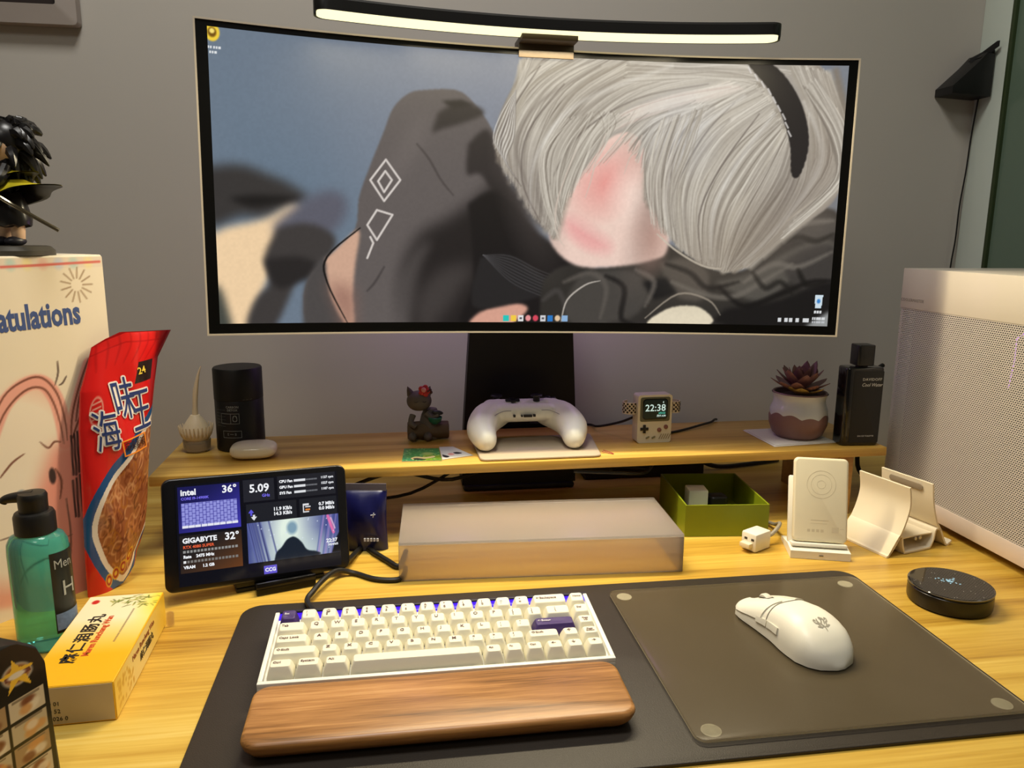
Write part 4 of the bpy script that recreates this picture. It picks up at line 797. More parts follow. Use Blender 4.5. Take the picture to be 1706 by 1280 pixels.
def bag_map(m=.0006):
    def f(co):
        u, v = co.x, co.y; s_ = (u-float(bL(v)))/(float(bR(v))-float(bL(v))); t = (v-float(vbot(s_)))/float(vtop(s_)-vbot(s_)); b_ = float(bulge(s_, t)) + m + co.z
        return Vector([bgE[i]*u + bgU[i]*v + bgN[i]*b_ for i in range(3)])
    return f
B = Pic(170, 330, .5, (196, 24, 22))
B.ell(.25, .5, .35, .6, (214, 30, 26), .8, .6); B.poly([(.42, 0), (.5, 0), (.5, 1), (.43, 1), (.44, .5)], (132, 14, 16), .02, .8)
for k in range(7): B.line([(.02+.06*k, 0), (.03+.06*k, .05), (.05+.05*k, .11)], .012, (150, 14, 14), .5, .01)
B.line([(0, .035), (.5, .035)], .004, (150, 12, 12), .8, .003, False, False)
WN = [(.50, .40), (.40, .43), (.27, .50), (.13, .60), (.07, .70), (.08, .78), (.16, .88), (.28, .96), (.38, .955), (.46, .90), (.50, .84)]
def wsc(k, dx=0, dy=0): return [(.34+(x-.34)*k+dx, .70+(y-.70)*k+dy) for x, y in WN]
B.poly(wsc(1.25, -.012), (30, 76, 130), 0); B.poly(wsc(1.10), (226, 214, 202), 0); B.poly(wsc(1.0, .006), (150, 88, 54), 0)
wm = B.mask([(p.x, p.y) for p in catmull([(*q_, 0) for q_ in wsc(1.0, .006)], 4)]); kp = B.c.copy()
rs = np.random.RandomState(4)
for k in range(190):
    x, y = rs.uniform(.08, .5), rs.uniform(.42, .97); a = rs.uniform(0, 6.28); c_ = [(196, 128, 84), (122, 62, 38), (214, 160, 112), (170, 104, 40), (94, 46, 30)][rs.randint(5)]
    B.line([(x, y), (x+.03*math.cos(a), y+.03*math.sin(a)), (x+.05*math.cos(a+1), y+.05*math.sin(a+1)), (x+.05*math.cos(a+2), y+.06*math.sin(a+2))], .010, c_, .65, .006)
B.c = np.where(wm[..., None] > 0, B.c, kp)
B.rect(.30, .115, .43, .20, (40, 26, 22)); B.ell(.075, .265, .035, .055, (226, 190, 170), .1); B.ell(.075, .265, .030, .049, (196, 30, 26), .1)
for k in range(4): B.line([(.055, .235+.02*k), (.095, .232+.02*k)], .006, (226, 190, 170), .8, .003, False, False)
for k in range(4): B.ell(.17+.062*k, .955-.016*k, .032, .028, (214, 160, 44), .1); B.ell(.17+.062*k, .955-.016*k, .024, .021, (150, 22, 20), .1); B.ell(.17+.062*k, .955-.016*k, .014, .011, (220, 176, 60), .3)
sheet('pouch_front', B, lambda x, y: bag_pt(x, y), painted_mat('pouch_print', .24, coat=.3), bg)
Bk = Pic(30, 60, .5, (150, 14, 16)); sheet('pouch_back', Bk, lambda x, y: bag_pt(1-x, y, -1), painted_mat('pouch_back_red', .3), bg)
bp = bag_map(.0009); bp2 = bag_map(.0014); m_pw = M('pouch_white', (232, 222, 214), .35); m_pb = M('pouch_blue', (42, 58, 112), .35); m_po = M('pouch_orange', (236, 140, 44), .35); m_pk = M('pouch_dark', (46, 26, 24), .4)
for ch, (u_, v_), sz in zip('海味王', [(0.024, 0.182), (0.0476, 0.2145), (0.0675, 0.1982), (0.0539, 0.1642), (0.0725, 0.2466)], (.050, .052, .056)):
    mm = T(u_, v_, 0) @ RZ(4)
    txt(ch, sz, m_pw, bg, mm, 'lettering', 'CENTER', 0, bp, sx=.52, halo=.0017); txt(ch, sz, m_pb, bg, mm, 'lettering', 'CENTER', 0, bp2, sx=.52)
o_ = T([(0.024, 0.182), (0.0476, 0.2145), (0.0675, 0.1982), (0.0539, 0.1642), (0.0725, 0.2466)][3][0], [(0.024, 0.182), (0.0476, 0.2145), (0.0675, 0.1982), (0.0539, 0.1642), (0.0725, 0.2466)][3][1], 0) @ RZ(6)
def frame2(w_, h_, t_, n=10): return J(*[box(-w_/2+w_*k/n, -w_/2+w_*(k+1)/n, sg*h_/2-(t_ if sg > 0 else 0), sg*h_/2+(0 if sg > 0 else t_), 0, .0003) for k in range(n) for sg in (-1, 1)], *[box(-w_/2, -w_/2+t_, -h_/2+h_*k/n, -h_/2+h_*(k+1)/n, 0, .0003) for k in range(n)], *[box(w_/2-t_, w_/2, -h_/2+h_*k/n, -h_/2+h_*(k+1)/n, 0, .0003) for k in range(n)])
fr = X(frame2(.0335, .0185, .0015), o_); fr = ([tuple(bp(Vector(v))) for v in fr[0]], fr[1]); mk('label_frame', fr, m_po, bg, 0)
txt('麻辣素味', .0128, m_pk, bg, o_, 'lettering', 'CENTER', 0, bp2, sx=.55)
txt('24', .011, M('pouch_yellow', (226, 196, 70), .4), bg, T([(0.024, 0.182), (0.0476, 0.2145), (0.0675, 0.1982), (0.0539, 0.1642), (0.0725, 0.2466)][4][0], [(0.024, 0.182), (0.0476, 0.2145), (0.0675, 0.1982), (0.0539, 0.1642), (0.0725, 0.2466)][4][1], 0) @ RZ(8), 'lettering', 'CENTER', .0002, bp)

# pump bottle
pb = thing('pump_bottle', 'teal green pump bottle with black pump head and dark label, left of red pouch', 'bottle', (-.2235, .140, 0), R(-5))
m_teal = M('teal_liquid', (96, 206, 200), .08, trans=.78, ior=1.33, var=.10, vscale=18)
def oval(pr, n=40, e=1.): return loft([[(a*math.copysign(abs(math.cos(t))**e, math.cos(t)), b_*math.copysign(abs(math.sin(t))**e, math.sin(t)), z) for t in (2*math.pi*j/n for j in range(n))] for a, b_, z in pr])
mk('bottle_body', oval([(.024, .020, .0003), (.0268, .0225, .003), (.0275, .023, .012), (.0275, .023, .098), (.0268, .0224, .107), (.0235, .0200, .1135), (.017, .0165, .1165), (.0165, .0165, .119)]), m_teal, pb)
mk('collar', lathe([(.0165, .1165), (.0180, .1175), (.0180, .134), (.0165, .1375), (.0135, .1385)], 32), m_blk, pb)
mk('pump_head', J(lathe([(.0125, .1375), (.0128, .150), (.0130, .1535), (.0115, .1565), (0, .1575)], 28), X(tube([(0, 0, .1520), (-.014, 0, .1520), (-.0235, -.0005, .1505), (-.0262, -.0008, .1475)], [.0062, .0052, .0042, .0038], 12), RZ(5))), m_blk, pb)
def label_patch(a0, a1, z0, z1, off=.0004, n=18, e=1.):
    V = []; 
    for z in (z0, z1):
        for i in range(n+1): t = R(a0+(a1-a0)*i/n); V.append(((.0275+off)*math.copysign(abs(math.cos(t))**e, math.cos(t)), (.023+off)*math.copysign(abs(math.sin(t))**e, math.sin(t)), z))
    return V, [(i, i+1, n+2+i, n+1+i) for i in range(n)]
mk('label', label_patch(-48, 48, .018, .100), M('label_dark', (26, 32, 34), .35), pb)['label'] = 'dark front label with white lettering'
mk('label_band', label_patch(-46, 46, .021, .038, .0006), M('label_band_blue', (126, 150, 186), .4, var=.3, vscale=300), pb)
def ovalwrap(co):
    t = R(-24) + co.x/.0255; return Vector(((.0275+.0013)*math.cos(t), (.023+.0013)*math.sin(t), co.y))
m_lw = M('label_white', (222, 226, 222), .4)
txt('Men', .013, m_lw, pb, T(.0015, .088, 0), 'lettering', 'CENTER', 0, ovalwrap, sx=.85); txt('H', .022, m_lw, pb, T(.005, .062, 0), 'lettering', 'CENTER', 0, ovalwrap)

# medicine box
mb = thing('medicine_box', 'yellow and cream medicine carton lying flat at the desk left edge', 'box', (-.1517, .0802, 0), R(2.1))
BX, BY, BZ = .0352, .0825, .0354
mk('carton', box(-BX, BX, -BY, BY, .0002, BZ, .0006), M('carton_yellow', (238, 184, 40), .4, var=.04), mb)
Y = Pic(80, 180, .43, (238, 222, 180))
Y.c[:] = np.array((240, 176, 26))/255.; f_ = np.clip((.72-Y.y)/.42, 0, 1)[..., None]; Y.c = Y.c*(1-f_) + np.array((240, 226, 188))/255.*f_
f_ = np.clip((Y.x-.30)/.13, 0, 1)[..., None]*np.clip((.5-Y.y)/.4, 0, 1)[..., None]; Y.c = Y.c*(1-f_) + np.array((242, 214, 60))/255.*f_
Y.ell(.055, .075, .022, .028, (196, 44, 34), .15)
rs = np.random.RandomState(8)
for k in range(40):
    x, y = rs.uniform(.13, .41), rs.uniform(.02, .15); a = rs.uniform(-.6, 3.7); Y.line([(x, y), (x+.03*math.cos(a), y+.02*math.sin(a)), (x+.055*math.cos(a), y+.045*math.sin(a))], .009, [(104, 120, 40), (146, 152, 60), (70, 92, 34)][k % 3], .85, .004)
for k in range(24): Y.rect(.305, .20+.0165*k, .318, .211+.0165*k, (96, 84, 70), .9); Y.rect(.3105, .2+.0165*k, .3115, .211+.0165*k, (238, 222, 180), .6)
sheet('printed_top', Y, lambda x, y: (-BX+.0008+(2*BX-.0016)*x, -BY+.0008+(2*BY-.0016)*(1-y), 0*x+BZ+.0003), painted_mat('carton_print_top', .32), mb)
Y2 = Pic(150, 34, 4.6, (236, 190, 50)); f_ = np.clip((2.6-np.abs(Y2.x-2.0))/2.0, 0, 1)[..., None]; Y2.c = Y2.c*(1-f_*.7)+np.array((240, 228, 180))/255.*f_*.7
for k in range(40): Y2.ell(.2+random.random()*1.2, .2+random.random()*.7, .05, .06, (200, 150, 40), .4, .7)
sheet('printed_side', Y2, lambda x, y: (0*x+BX+.0003, -BY+.0008+(2*BY-.0016)*x, .001+(BZ-.002)*(1-y)), painted_mat('carton_print_side', .32), mb)
mk('end_flap', box(-BX+.001, BX-.001, -BY-.0004, -BY, .0015, BZ-.001), M('flap_beige', (198, 180, 150), .4), mb)
mt = basis((0, 0, BZ+.0005), (0, 1, 0), (-1, 0, 0)); m_ink = M('print_black', (40, 34, 28), .5); m_red = M('print_red', (206, 84, 40), .5)
txt('麻仁润肠丸', .0150, m_ink, mb, mt @ T(-.003, .0125, 0), 'lettering', 'CENTER', .0003, sx=1.12, spacing=1.15)
txt('Maren Runchang Wan', .0086, m_red, mb, mt @ T(.000, .0015, 0), 'lettering', 'CENTER', .0002, spacing=.95)
mside = basis((BX+.0005, 0, BZ*.55), (0, 1, 0), (0, 0, 1))
txt('麻仁润肠丸', .0090, m_ink, mb, mside @ T(.012, -.005, 0), 'lettering', 'CENTER', .0001); txt('Maren Runchang Wan', .0080, M('print_brown', (150, 80, 40), .5), mb, mside @ T(.004, .006, 0), 'lettering', 'CENTER')
mfront = FRONT(-.012, -BY-.0006, .014)
for k in range(3): txt(['0 01', '0 52', '2026 0'][k], .0052, m_ink, mb, mfront @ T(-.004, .006-.0068*k, 0), 'lettering', 'LEFT')
o = mk('blister_strip', X(J(slab(rrect(.006, .014, .0025, 4), 0, .0008, .0003), slab(rrect(.008, .016, .003, 4), .0008, .0012, .0002)), T(-.113, .158, .0085) @ RX(80) @ RZ(0)), M('clear_film', (226, 210, 180), .1, trans=.8, alpha=.6), None)
tag(o, 'small scrap of clear plastic film behind the yellow carton corner', 'plastic scrap')

# black packet, near left
pk_ = thing('black_packet', 'black packet with star emblem and food pictures at the near left corner', 'packet', (-0.17, -0.101, 0), R(62))
pk_.scale = (1, 1, .87)
PO = [(-.052, .000), (-.050, .06), (-.0495, .108), (-.044, .124), (-.030, .136), (-.012, .1425), (.012, .1425), (.030, .136), (.044, .124), (.0495, .108), (.050, .06), (.052, .000)]
def pkr(k, d): return [((x)*k, d, .071 + (z-.071)*k) for x, z in PO]
mk('packet_body', X(loft([[(x, d, z) for x, z in [((px_)*k, .071+(pz_-.071)*k) for px_, pz_ in PO]] for k, d in ((.93, -.0165), (.985, -.0145), (1, -.009), (1, .009), (.985, .0145), (.93, .0165))]), T(0, 0, .0004 + .0)), m_blk, pk_, 50)
K = Pic(120, 170, .68, (17, 15, 14))
for D_ in (0,): K.ell(.53, .20, .085, .075, (190, 186, 180), .1); K.ell(.53, .20, .07, .06, (150, 90, 40), .2)
K.poly([(.53+(x-.47)*.8, .20+(y-.195)*.8) for x, y in [(.47, .06), (.50, .15), (.60, .17), (.52, .22), (.55, .33), (.47, .25), (.39, .33), (.42, .22), (.34, .17), (.44, .15)]], (236, 190, 60), 0, smooth=False); K.rect(.46, .19, .60, .22, (110, 60, 50)); K.ell(.525, .205, .05, .02, (226, 216, 206), .2)
rs = np.random.RandomState(2)
for j in range(4):
    for i in range(3):
        x0, y0 = .03+.215*i, .36+.155*j; K.rect(x0, y0, x0+.195, y0+.135, [(190, 176, 150), (168, 140, 104), (204, 190, 168)][(i+j) % 3])
        for q_ in range(5): K.ell(x0+rs.uniform(.04, .16), y0+rs.uniform(.03, .11), .035, .030, [(170, 60, 44), (206, 150, 90), (120, 70, 44), (226, 214, 196)][rs.randint(4)], .3, .85)
        K.rect(x0+.02, y0+.005, x0+.17, y0+.02, (120, 106, 90), .8)
sheet('printed_front', K, lambda x, y: ((x-.5)*2*np.interp(.006+.132*(1-y), [0, .108, .124, .136, .1425], [.0480, .0470, .0415, .0285, .012]), 0*x-.0171, .006+.132*(1-y)), painted_mat('packet_print', .3, coat=.2), pk_)

# ------------------------------------------------------------------ things on the shelf, left to right
bo = thing('stem_ornament', 'cream bulb ornament with a tall thin stem in a small glass cup', 'ornament', (-.152, .462, SH))
m_cream = M('cream_wax', (226, 208, 174), .5, sss=.2)
mk('cup', lathe([(0, .0002), (.0145, .0002), (.0175, .003), (.0185, .016), (.0180, .017), (.0165, .016), (.0155, .004), (0, .003)], 32), M('cup_glass', (206, 190, 160), .12, trans=.6, alpha=.75), bo)
mk('wax_fill', lathe([(0, .0035), (.0150, .0035), (.0160, .012), (0, .013)], 28), M('amber_wax', (176, 142, 86), .5), bo)
br = []
for k in range(26):
    a = k*math.pi*2/26; br.append(tube([(.010*math.cos(a), .010*math.sin(a), .014), (.019*math.cos(a), .019*math.sin(a), .024), (.0225*math.cos(a), .0225*math.sin(a), .037)], [.0016, .0016, .0007], 6, 3))
mk('bulb', lathe([(0, .013), (.014, .014), (.0188, .021), (.0195, .027), (.0165, .036), (.0105, .045), (.006, .051), (0, .052)], 32), m_cream, bo)
stuff(mk('bristles', J(*br), m_cream, bo))
mk('stem', tube([(0, 0, .046), (.0008, 0, .062), (.003, 0, .085), (.0075, 0, .106), (.0120, 0, .119)], [.0045, .0034, .0034, .0018, .0005], 10), m_cream, bo)

cy = thing('spray_can', 'matte black cylindrical can with fine white print, left on the shelf', 'can', (-.0955, .476, SH))
m_can = M('can_black', (17, 16, 16), .42, var=.15)
mk('can_body', lathe([(0, .0002), (.031, .0002), (.0325, .0015), (.0325, .071), (.0322, .0715)], 48), m_can, cy)
mk('lid', lathe([(.0322, .0716), (.0328, .072), (.0328, .1135), (.0315, .1155), (0, .1158)], 48), M('lid_black', (12, 12, 12), .5, var=.15), cy)
def cylwrap(rad, a0=-90):
    def f(co): t = R(a0) + co.x/rad; return Vector((rad*math.cos(t), rad*math.sin(t), co.y))
    return f
m_pr = M('fine_print_white', (176, 180, 176), .5)
cw = cylwrap(.0328, -96)
def wrapmesh(VF, f): return [tuple(f(Vector(v))) for v in VF[0]], VF[1]
txt('CARBON\nDETOX', .0042, m_pr, cy, T(0, .062, 0), 'lettering', 'CENTER', .0001, cw)
mk('print_frames', wrapmesh(J(X(frame2(.026, .0145, .0006), T(-.004, .048, 0)), X(frame2(.026, .010, .0006), T(-.002, .026, 0)), X(frame2(.012, .0145, .0006), T(.003, .048, 0))), cw), m_pr, cy, 0)
drop = [(.0028*math.cos(a), .0028*math.sin(a)*(1 if math.sin(a) < 0 else 1.9)) for a in (2*math.pi*k/20 for k in range(20))]
mk('drop_mark', wrapmesh(X(J(*[box(min(a[0], b_[0])-.0003, max(a[0], b_[0])+.0003, min(a[1], b_[1])-.0003, max(a[1], b_[1])+.0003, 0, .0002) for a, b_ in zip(drop, drop[1:]+drop[:1])]), T(.003, .047, 0)), cw), m_pr, cy, 0)
for k in range(6): txt('—— — ——', .0028, m_pr, cy, T(-.018, .060-.0045*k, 0), 'fine_print', 'CENTER', 0, cw)
txt('— —  —', .0035, m_pr, cy, T(.021, .074, .0003), 'fine_print', 'CENTER', 0, cw); txt('E ••• B', .0048, m_pr, cy, T(-.002, .026, 0), 'fine_print', 'CENTER', 0, cw)

pd = thing('earbud_case', 'white rounded earbud case lying in front of the black can', 'case', (-.0690, .4205, SH), R(3))
m_pod = M('glossy_white', (240, 232, 206), .18, var=.01, coat=.3)
mk('case_shell', X(sell(.0303, .0226, .0108, .72, .62, 48, 24), T(0, 0, .0109)), m_pod, pd, 60)
mk('hinge', X(slab(rrect(.026, .0022, .001, 4), 0, .0003, .0001), T(-.004, -.0128, .0196) @ RX(26)), M('hinge_grey', (116, 104, 82), .4, .3), pd)

ca = thing('cat_figurine', 'dark grey cat figurine with a red flower on its head sitting on a log', 'figurine', (.172, .492, SH))
m_cat = M('cat_dark', (92, 84, 76), .6, bump=(200, .2), var=.12); m_log = M('log_brown', (92, 74, 50), .7, bump=(120, .5), var=.25, vscale=60)
mk('log', X(loft([[((.0125+.001*math.sin(j*2.3)+.0006*math.sin(j*5))*k*math.cos(2*math.pi*j/20), (.0125+.001*math.sin(j*1.7))*k*math.sin(2*math.pi*j/20), z) for j in range(20)] for k, z in ((.2, -.0305), (.93, -.030), (1.02, -.012), (1.0, .010), (.98, .029), (.9, .0305), (.2, .0300))]), T(.012, 0, .0127) @ RY(90)), m_log, ca, 40)
mk('body', lathe([(0, .0), (.015, .0005), (.0175, .010), (.0165, .024), (.0135, .036), (.0095, .045), (0, .047)], 28), m_cat, ca)
ca.children[-1].location = (-.016, -.006, .0004)
for sx in (-1, 1): mk('leg', X(sell(.0062, .0105, .0068), T(-.016+sx*.011, -.0175, .0072)), m_cat, ca)
mk('arm', tube([(-.006, -.012, .040), (.002, -.018, .035), (.011, -.018, .0395)], [.0048, .0042, .0038], 10), m_cat, ca); mk('arm', tube([(-.026, -.011, .038), (-.029, -.017, .028), (-.022, -.020, .022)], [.0048, .0042, .0038], 10), m_cat, ca)
hd = mk('head', X(sell(.0182, .0155, .0150, .95, .95), T(-.0165, -.007, .0585)), m_cat, ca)
def cone(r_, h_, n=14): return lathe([(r_, 0), (r_*.55, h_*.6), (r_*.08, h_)], n)
for sx in (-1, 1): mk('ear', X(cone(.0060, .0125), T(-.0165+sx*.0118, -.006, .068) @ RY(sx*22)), m_cat, hd)
mk('eye_line', J(tube([(-.0245, -.0205, .0600), (-.0215, -.0218, .0590), (-.0185, -.0222, .0600)], .0005, 6), tube([(-.0120, -.0220, .0600), (-.0090, -.0212, .0590), (-.0065, -.0196, .0600)], .0005, 6)), M('eye_black', (20, 18, 18), .4), hd)
fl = mk('flower', X(J(*[X(sell(.0042, .0028, .0042, nu=12, nv=8), T(.0052*math.cos(a), 0, .0052*math.sin(a))) for a in (k*math.pi*2/5 for k in range(5))]), T(-.009, -.0145, .0745) @ RX(-20)), M('flower_red', (196, 52, 44), .5), ca)
mk('flower_centre', X(sell(.0038, .0028, .0038, nu=12, nv=8), T(-.010, -.0165, .0762)), M('flower_pink', (222, 150, 150), .5), fl)
mk('bead_strand', J(*[X(sell(.0026, .0026, .0026, nu=10, nv=6), T(-.0035+.004*math.cos(k*.8), -.0145-.0012*k*.3, .0722+.0035*math.sin(k*1.3))) for k in range(5)]), M('bead_dark', (74, 40, 40), .5), fl)
mk('bowl', X(lathe([(.004, 0), (.0088, .004), (.0105, .010), (.0098, .0105), (.008, .005), (0, .002)], 24), T(.0060, -.0165, .0255)), M('bowl_teal', (34, 104, 86), .35), ca)
mk('fish', X(sell(.0085, .003, .0036, nu=16, nv=8), T(.0095, -.0185, .0425) @ RY(8)), M('fish_dark', (36, 36, 40), .4), ca)

# cards
def card(name, P4, picf, label, z0=SH+.0002):
    c = thing(name, label, 'card', (0, 0, 0)); V = [(x, y, z0) for x, y in P4] + [(x, y, z0+.0007) for x, y in P4]
    mk('card_stock', (V, [(3, 2, 1, 0), (4, 5, 6, 7)] + [(i, (i+1) % 4, 4+(i+1) % 4, 4+i) for i in range(4)]), M('card_white', (216, 214, 206), .45), c, 0)
    a, b_, c_, d_ = P4; K_ = Pic(110, 90, 1.2, (255, 255, 255)); picf(K_)
    sheet('print', K_, lambda x, y: tuple((a[i]*(1-x)*y + b_[i]*x*y + c_[i]*x*(1-y) + d_[i]*(1-x)*(1-y)) for i in (0, 1)) + (0*x+z0+.0009,), painted_mat(name+'_print', .35), c); return c
def green_pic(K_):
    K_.c[:] = np.array((70, 132, 66))/255.; r_ = np.random.RandomState(1)
    K_.rect(.62, .55, 1.2, 1, (112, 140, 30)); K_.rect(0, .75, .35, 1, (66, 140, 92))
    for k in range(130): K_.ell(r_.uniform(0, 1.2), r_.uniform(0, 1), .03, .03, [(40, 100, 48), (104, 164, 90), (160, 190, 110), (52, 120, 84)][r_.randint(4)], .4, .8)
    K_.poly([(.25, .78), (.42, .66), (.70, .72), (.98, .62), (1.0, .74), (.85, .80), (.55, .88), (.32, .90)], (206, 190, 130)); K_.poly([(.32, .80), (.5, .80), (.72, .88), (.66, .94), (.4, .92)], (34, 40, 34)); K_.ell(.80, .45, .2, .12, (150, 170, 90), .4)
def white_pic(K_):
    K_.c[:] = np.array((206, 206, 198))/255.
    K_.poly([(.05, .62), (.2, .72), (.32, .84), (.2, .92), (.06, .80)], (30, 28, 34)); K_.poly([(.62, .56), (.85, .55), (.98, .68), (.86, .74), (.66, .70)], (26, 26, 30)); K_.ell(.46, .68, .14, .10, (214, 150, 140), .3)
    for k in range(16): K_.line([(.1+.05*k, .2), (.14+.05*k, .4)], .02, (180, 184, 184), .6, .02)
card('green_card', [(.1285, .3725), (.1815, .3695), (.1805, .430), (.1320, .434)], green_pic, 'green illustrated card lying on the shelf under the cat figurine')
card('white_card', [(.1822, .3740), (.2250, .3895), (.2010, .436), (.1815, .4365)], white_pic, 'white card with small dark drawings beside the green card')

po = thing('grey_pouch', 'flat grey rounded sleeve under the white game controller', 'sleeve', (0, 0, 0))
PQ = [(.2322, .3585), (.3990, .3605), (.4120, .4780), (.2300, .4600)]
def rq(P4, r, n=5):
    out = []
    for i in range(4):
        p = Vector((*P4[i], 0)); a = (Vector((*P4[i-1], 0))-p).normalized()*r; b_ = (Vector((*P4[(i+1) % 4], 0))-p).normalized()*r
        for k in range(n+1): t = k/n; q_ = p + a*(1-t)**2 + b_*t**2; out.append((q_.x, q_.y))
    return out
mk('sleeve', slab(rq(PQ, .010), SH+.0002, SH+.0040, .0018), M('sleeve_grey', (176, 160, 138), .5, bump=(800, .2)), po)
mk('loop', tube([(.4045, .380, SH+.003), (.413, .376, SH+.0012), (.4185, .372, SH+.0012), (.4165, .379, SH+.0012), (.408, .386, SH+.003)], .0006, 6), M('loop_red', (150, 56, 44), .6), po)

co_ = thing('game_controller', 'white game controller on the grey sleeve, grips towards the viewer', 'controller', (.306, .436, SH+.0042))
bm = bmesh.new()
def blob(c, r_): bmesh.ops.create_icosphere(bm, subdivisions=3, radius=1, matrix=T(*c) @ SC(*r_))
for sx in (-1, 1):
    for k in range(19):
        t = k/18; p = catmull([(sx*.036, .030, .0375), (sx*.056, .010, .0330), (sx*.0655, -.014, .0240), (sx*.0625, -.036, .0155)], 6)[k]
        r_ = float(np.interp(t, [0, .3, .65, 1], [.0205, .0235, .0225, .0165])); blob(p, (r_*.95, r_*1.05, r_))
for k in range(17): blob((-.046+.092*k/16, .030, .0405), (.016, .028, .0165))
for k in range(9): blob((-.034+.068*k/8, .010, .0420), (.014, .0150, .0135))
me = bpy.data.meshes.new('controller_shell'); bm.to_mesh(me); bm.free()
sh_ = link('shell', me, M('controller_white', (238, 236, 224), .42, var=.02), co_)
rm = sh_.modifiers.new('remesh', 'REMESH'); rm.mode = 'VOXEL'; rm.voxel_size = .0014; rm.use_smooth_shade = True
sm = sh_.modifiers.new('smooth', 'SMOOTH'); sm.iterations = 9; sm.factor = .6
m_cb = M('controller_black', (18, 17, 17), .4)
mk('dpad', X(J(box(-.0105, .0105, -.0035, .0035, 0, .003, .0008), box(-.0035, .0035, -.0105, .0105, 0, .003, .0008)), T(-.0165, .022, .0562)), m_cb, co_)
for sx, yy in ((-1, .046), (1, .022)):
    k_ = mk('thumbstick', X(lathe([(0, 0), (.005, 0), (.0048, .006), (.0085, .0075), (.0088, .0095), (.007, .0105), (0, .0098)], 24), T(sx*.037 if sx < 0 else .019, yy, 0.0510 if sx < 0 else .0555)), m_cb, co_)
for dx, dy in ((0, -.007), (0, .007), (-.007, 0), (.007, 0)): mk('face_button', X(lathe([(.0042, 0), (.0042, .003), (.003, .004), (0, .0042)], 18), T(.041+dx, .041+dy, .0530)), m_cb, co_)
mk('bumper', X(box(-.048, .048, .045, .058, .030, .048, .005), T(0, 0, 0)), m_cb, co_)
mk('port', J(box(-.0195, -.0165, -.0100, -.0050, .0395, .0425), box(-.0085, -.0060, -.0100, -.0050, .0398, .0420), box(-.0045, .0075, -.0100, -.0050, .0392, .0422), box(.0090, .0125, -.0100, -.0050, .0396, .0426)), m_cb, co_)
mk('grip_seam', J(*[tube([(sx*.022, -.0035, .0475), (sx*.034, -.004, .0470), (sx*.048, -.012, .0418), (sx*.060, -.030, .0305)], .00035, 5) for sx in (-1, 1)]), M('seam_violet', (120, 110, 130), .6), co_)

wt = thing('watch_stand', 'beige handheld-console-shaped watch stand with cross pad and round buttons', 'watch stand', (.4945, .4245, SH), R(2))
m_bei = M('console_beige', (212, 205, 184), .5, var=.02)
mk('stand_shell', X(J(loft([[(x, y, z) for x, z in rrect(.052, .0715, .004, 5, 0, .0360)] for y in (0, .022)])), Matrix.Identity(4)), m_bei, wt)
mk('bezel', X(slab(rrect(.0455, .036, .003, 4), 0, .0005, .0002), FRONT(0, -.0002, .0505)), M('bezel_olive', (92, 92, 72), .5), wt)
mk('cross_pad', X(J(box(-.0062, .0062, -.002, .002, 0, .0016, .0003), box(-.002, .002, -.0062, .0062, 0, .0016, .0003)), FRONT(-.0155, 0, .0215)), M('pad_black', (28, 26, 26), .5), wt)
for x, z in ((.0075, .0195), (.0175, .0238)): mk('round_button', X(lathe([(.0032, 0), (.0032, .0012), (.0022, .0018), (0, .0019)], 20), FRONT(x, 0, z)), M('button_maroon', (130, 84, 78), .5), wt)
for x in (-.0100, -.0010): mk('pill_button', X(slab(rrect(.0062, .0024, .0012, 5), 0, .0009, .0003), FRONT(x, 0, .0085) @ RZ(28)), M('pill_grey', (128, 124, 92), .6), wt)
mk('speaker_slots', X(J(*[X(box(-.0005, .0005, -.0042, .0042, 0, .0004), T(.0035*k, 0, 0) @ RZ(-26)) for k in range(5)]), FRONT(.0095, -.0001, .0095)), M('slot_brown', (150, 136, 106), .7), wt)
wa = thing('smart_watch', 'smart watch showing the time, white perforated strap, held in the beige stand', 'watch', (.4945, .4245, SH), R(2))
mk('watch_case', X(slab(rrect(.0385, .0310, .005, 5), -.004, .0011, .0006), FRONT(0, 0, .0508)), M('watch_black', (12, 12, 12), .2), wa)
mk('display', X(slab(rrect(.0350, .0275, .0035, 5), .0011, .0013, 0), FRONT(0, 0, .0508)), M('watch_display', (6, 12, 9), .15, emis=(10, 22, 18), es=.8), wa)
m_wt = M('watch_text', (6, 6, 6), .3, emis=(214, 236, 222), es=.85); m_wg = M('watch_text_teal', (6, 6, 6), .3, emis=(84, 186, 158), es=.8)
def wtx(s_, x, z, sz, m_=m_wt, al='CENTER'): txt(s_, sz, m_, wa, FRONT(x, -.0016, z), 'screen_text', al, .0001)
wtx('22:38', .0000, .0525, .0142); wtx('4', .0125, .0610, .0036, m_wt, 'RIGHT'); wtx('4月5日', .0155, .0448, .0036, m_wg, 'RIGHT'); wtx('周六 6:30', .0160, .0408, .0034, m_wt, 'RIGHT')
m_strap = M('strap_white', (206, 192, 170), .55); m_hole = M('strap_hole', (40, 32, 30), .7)
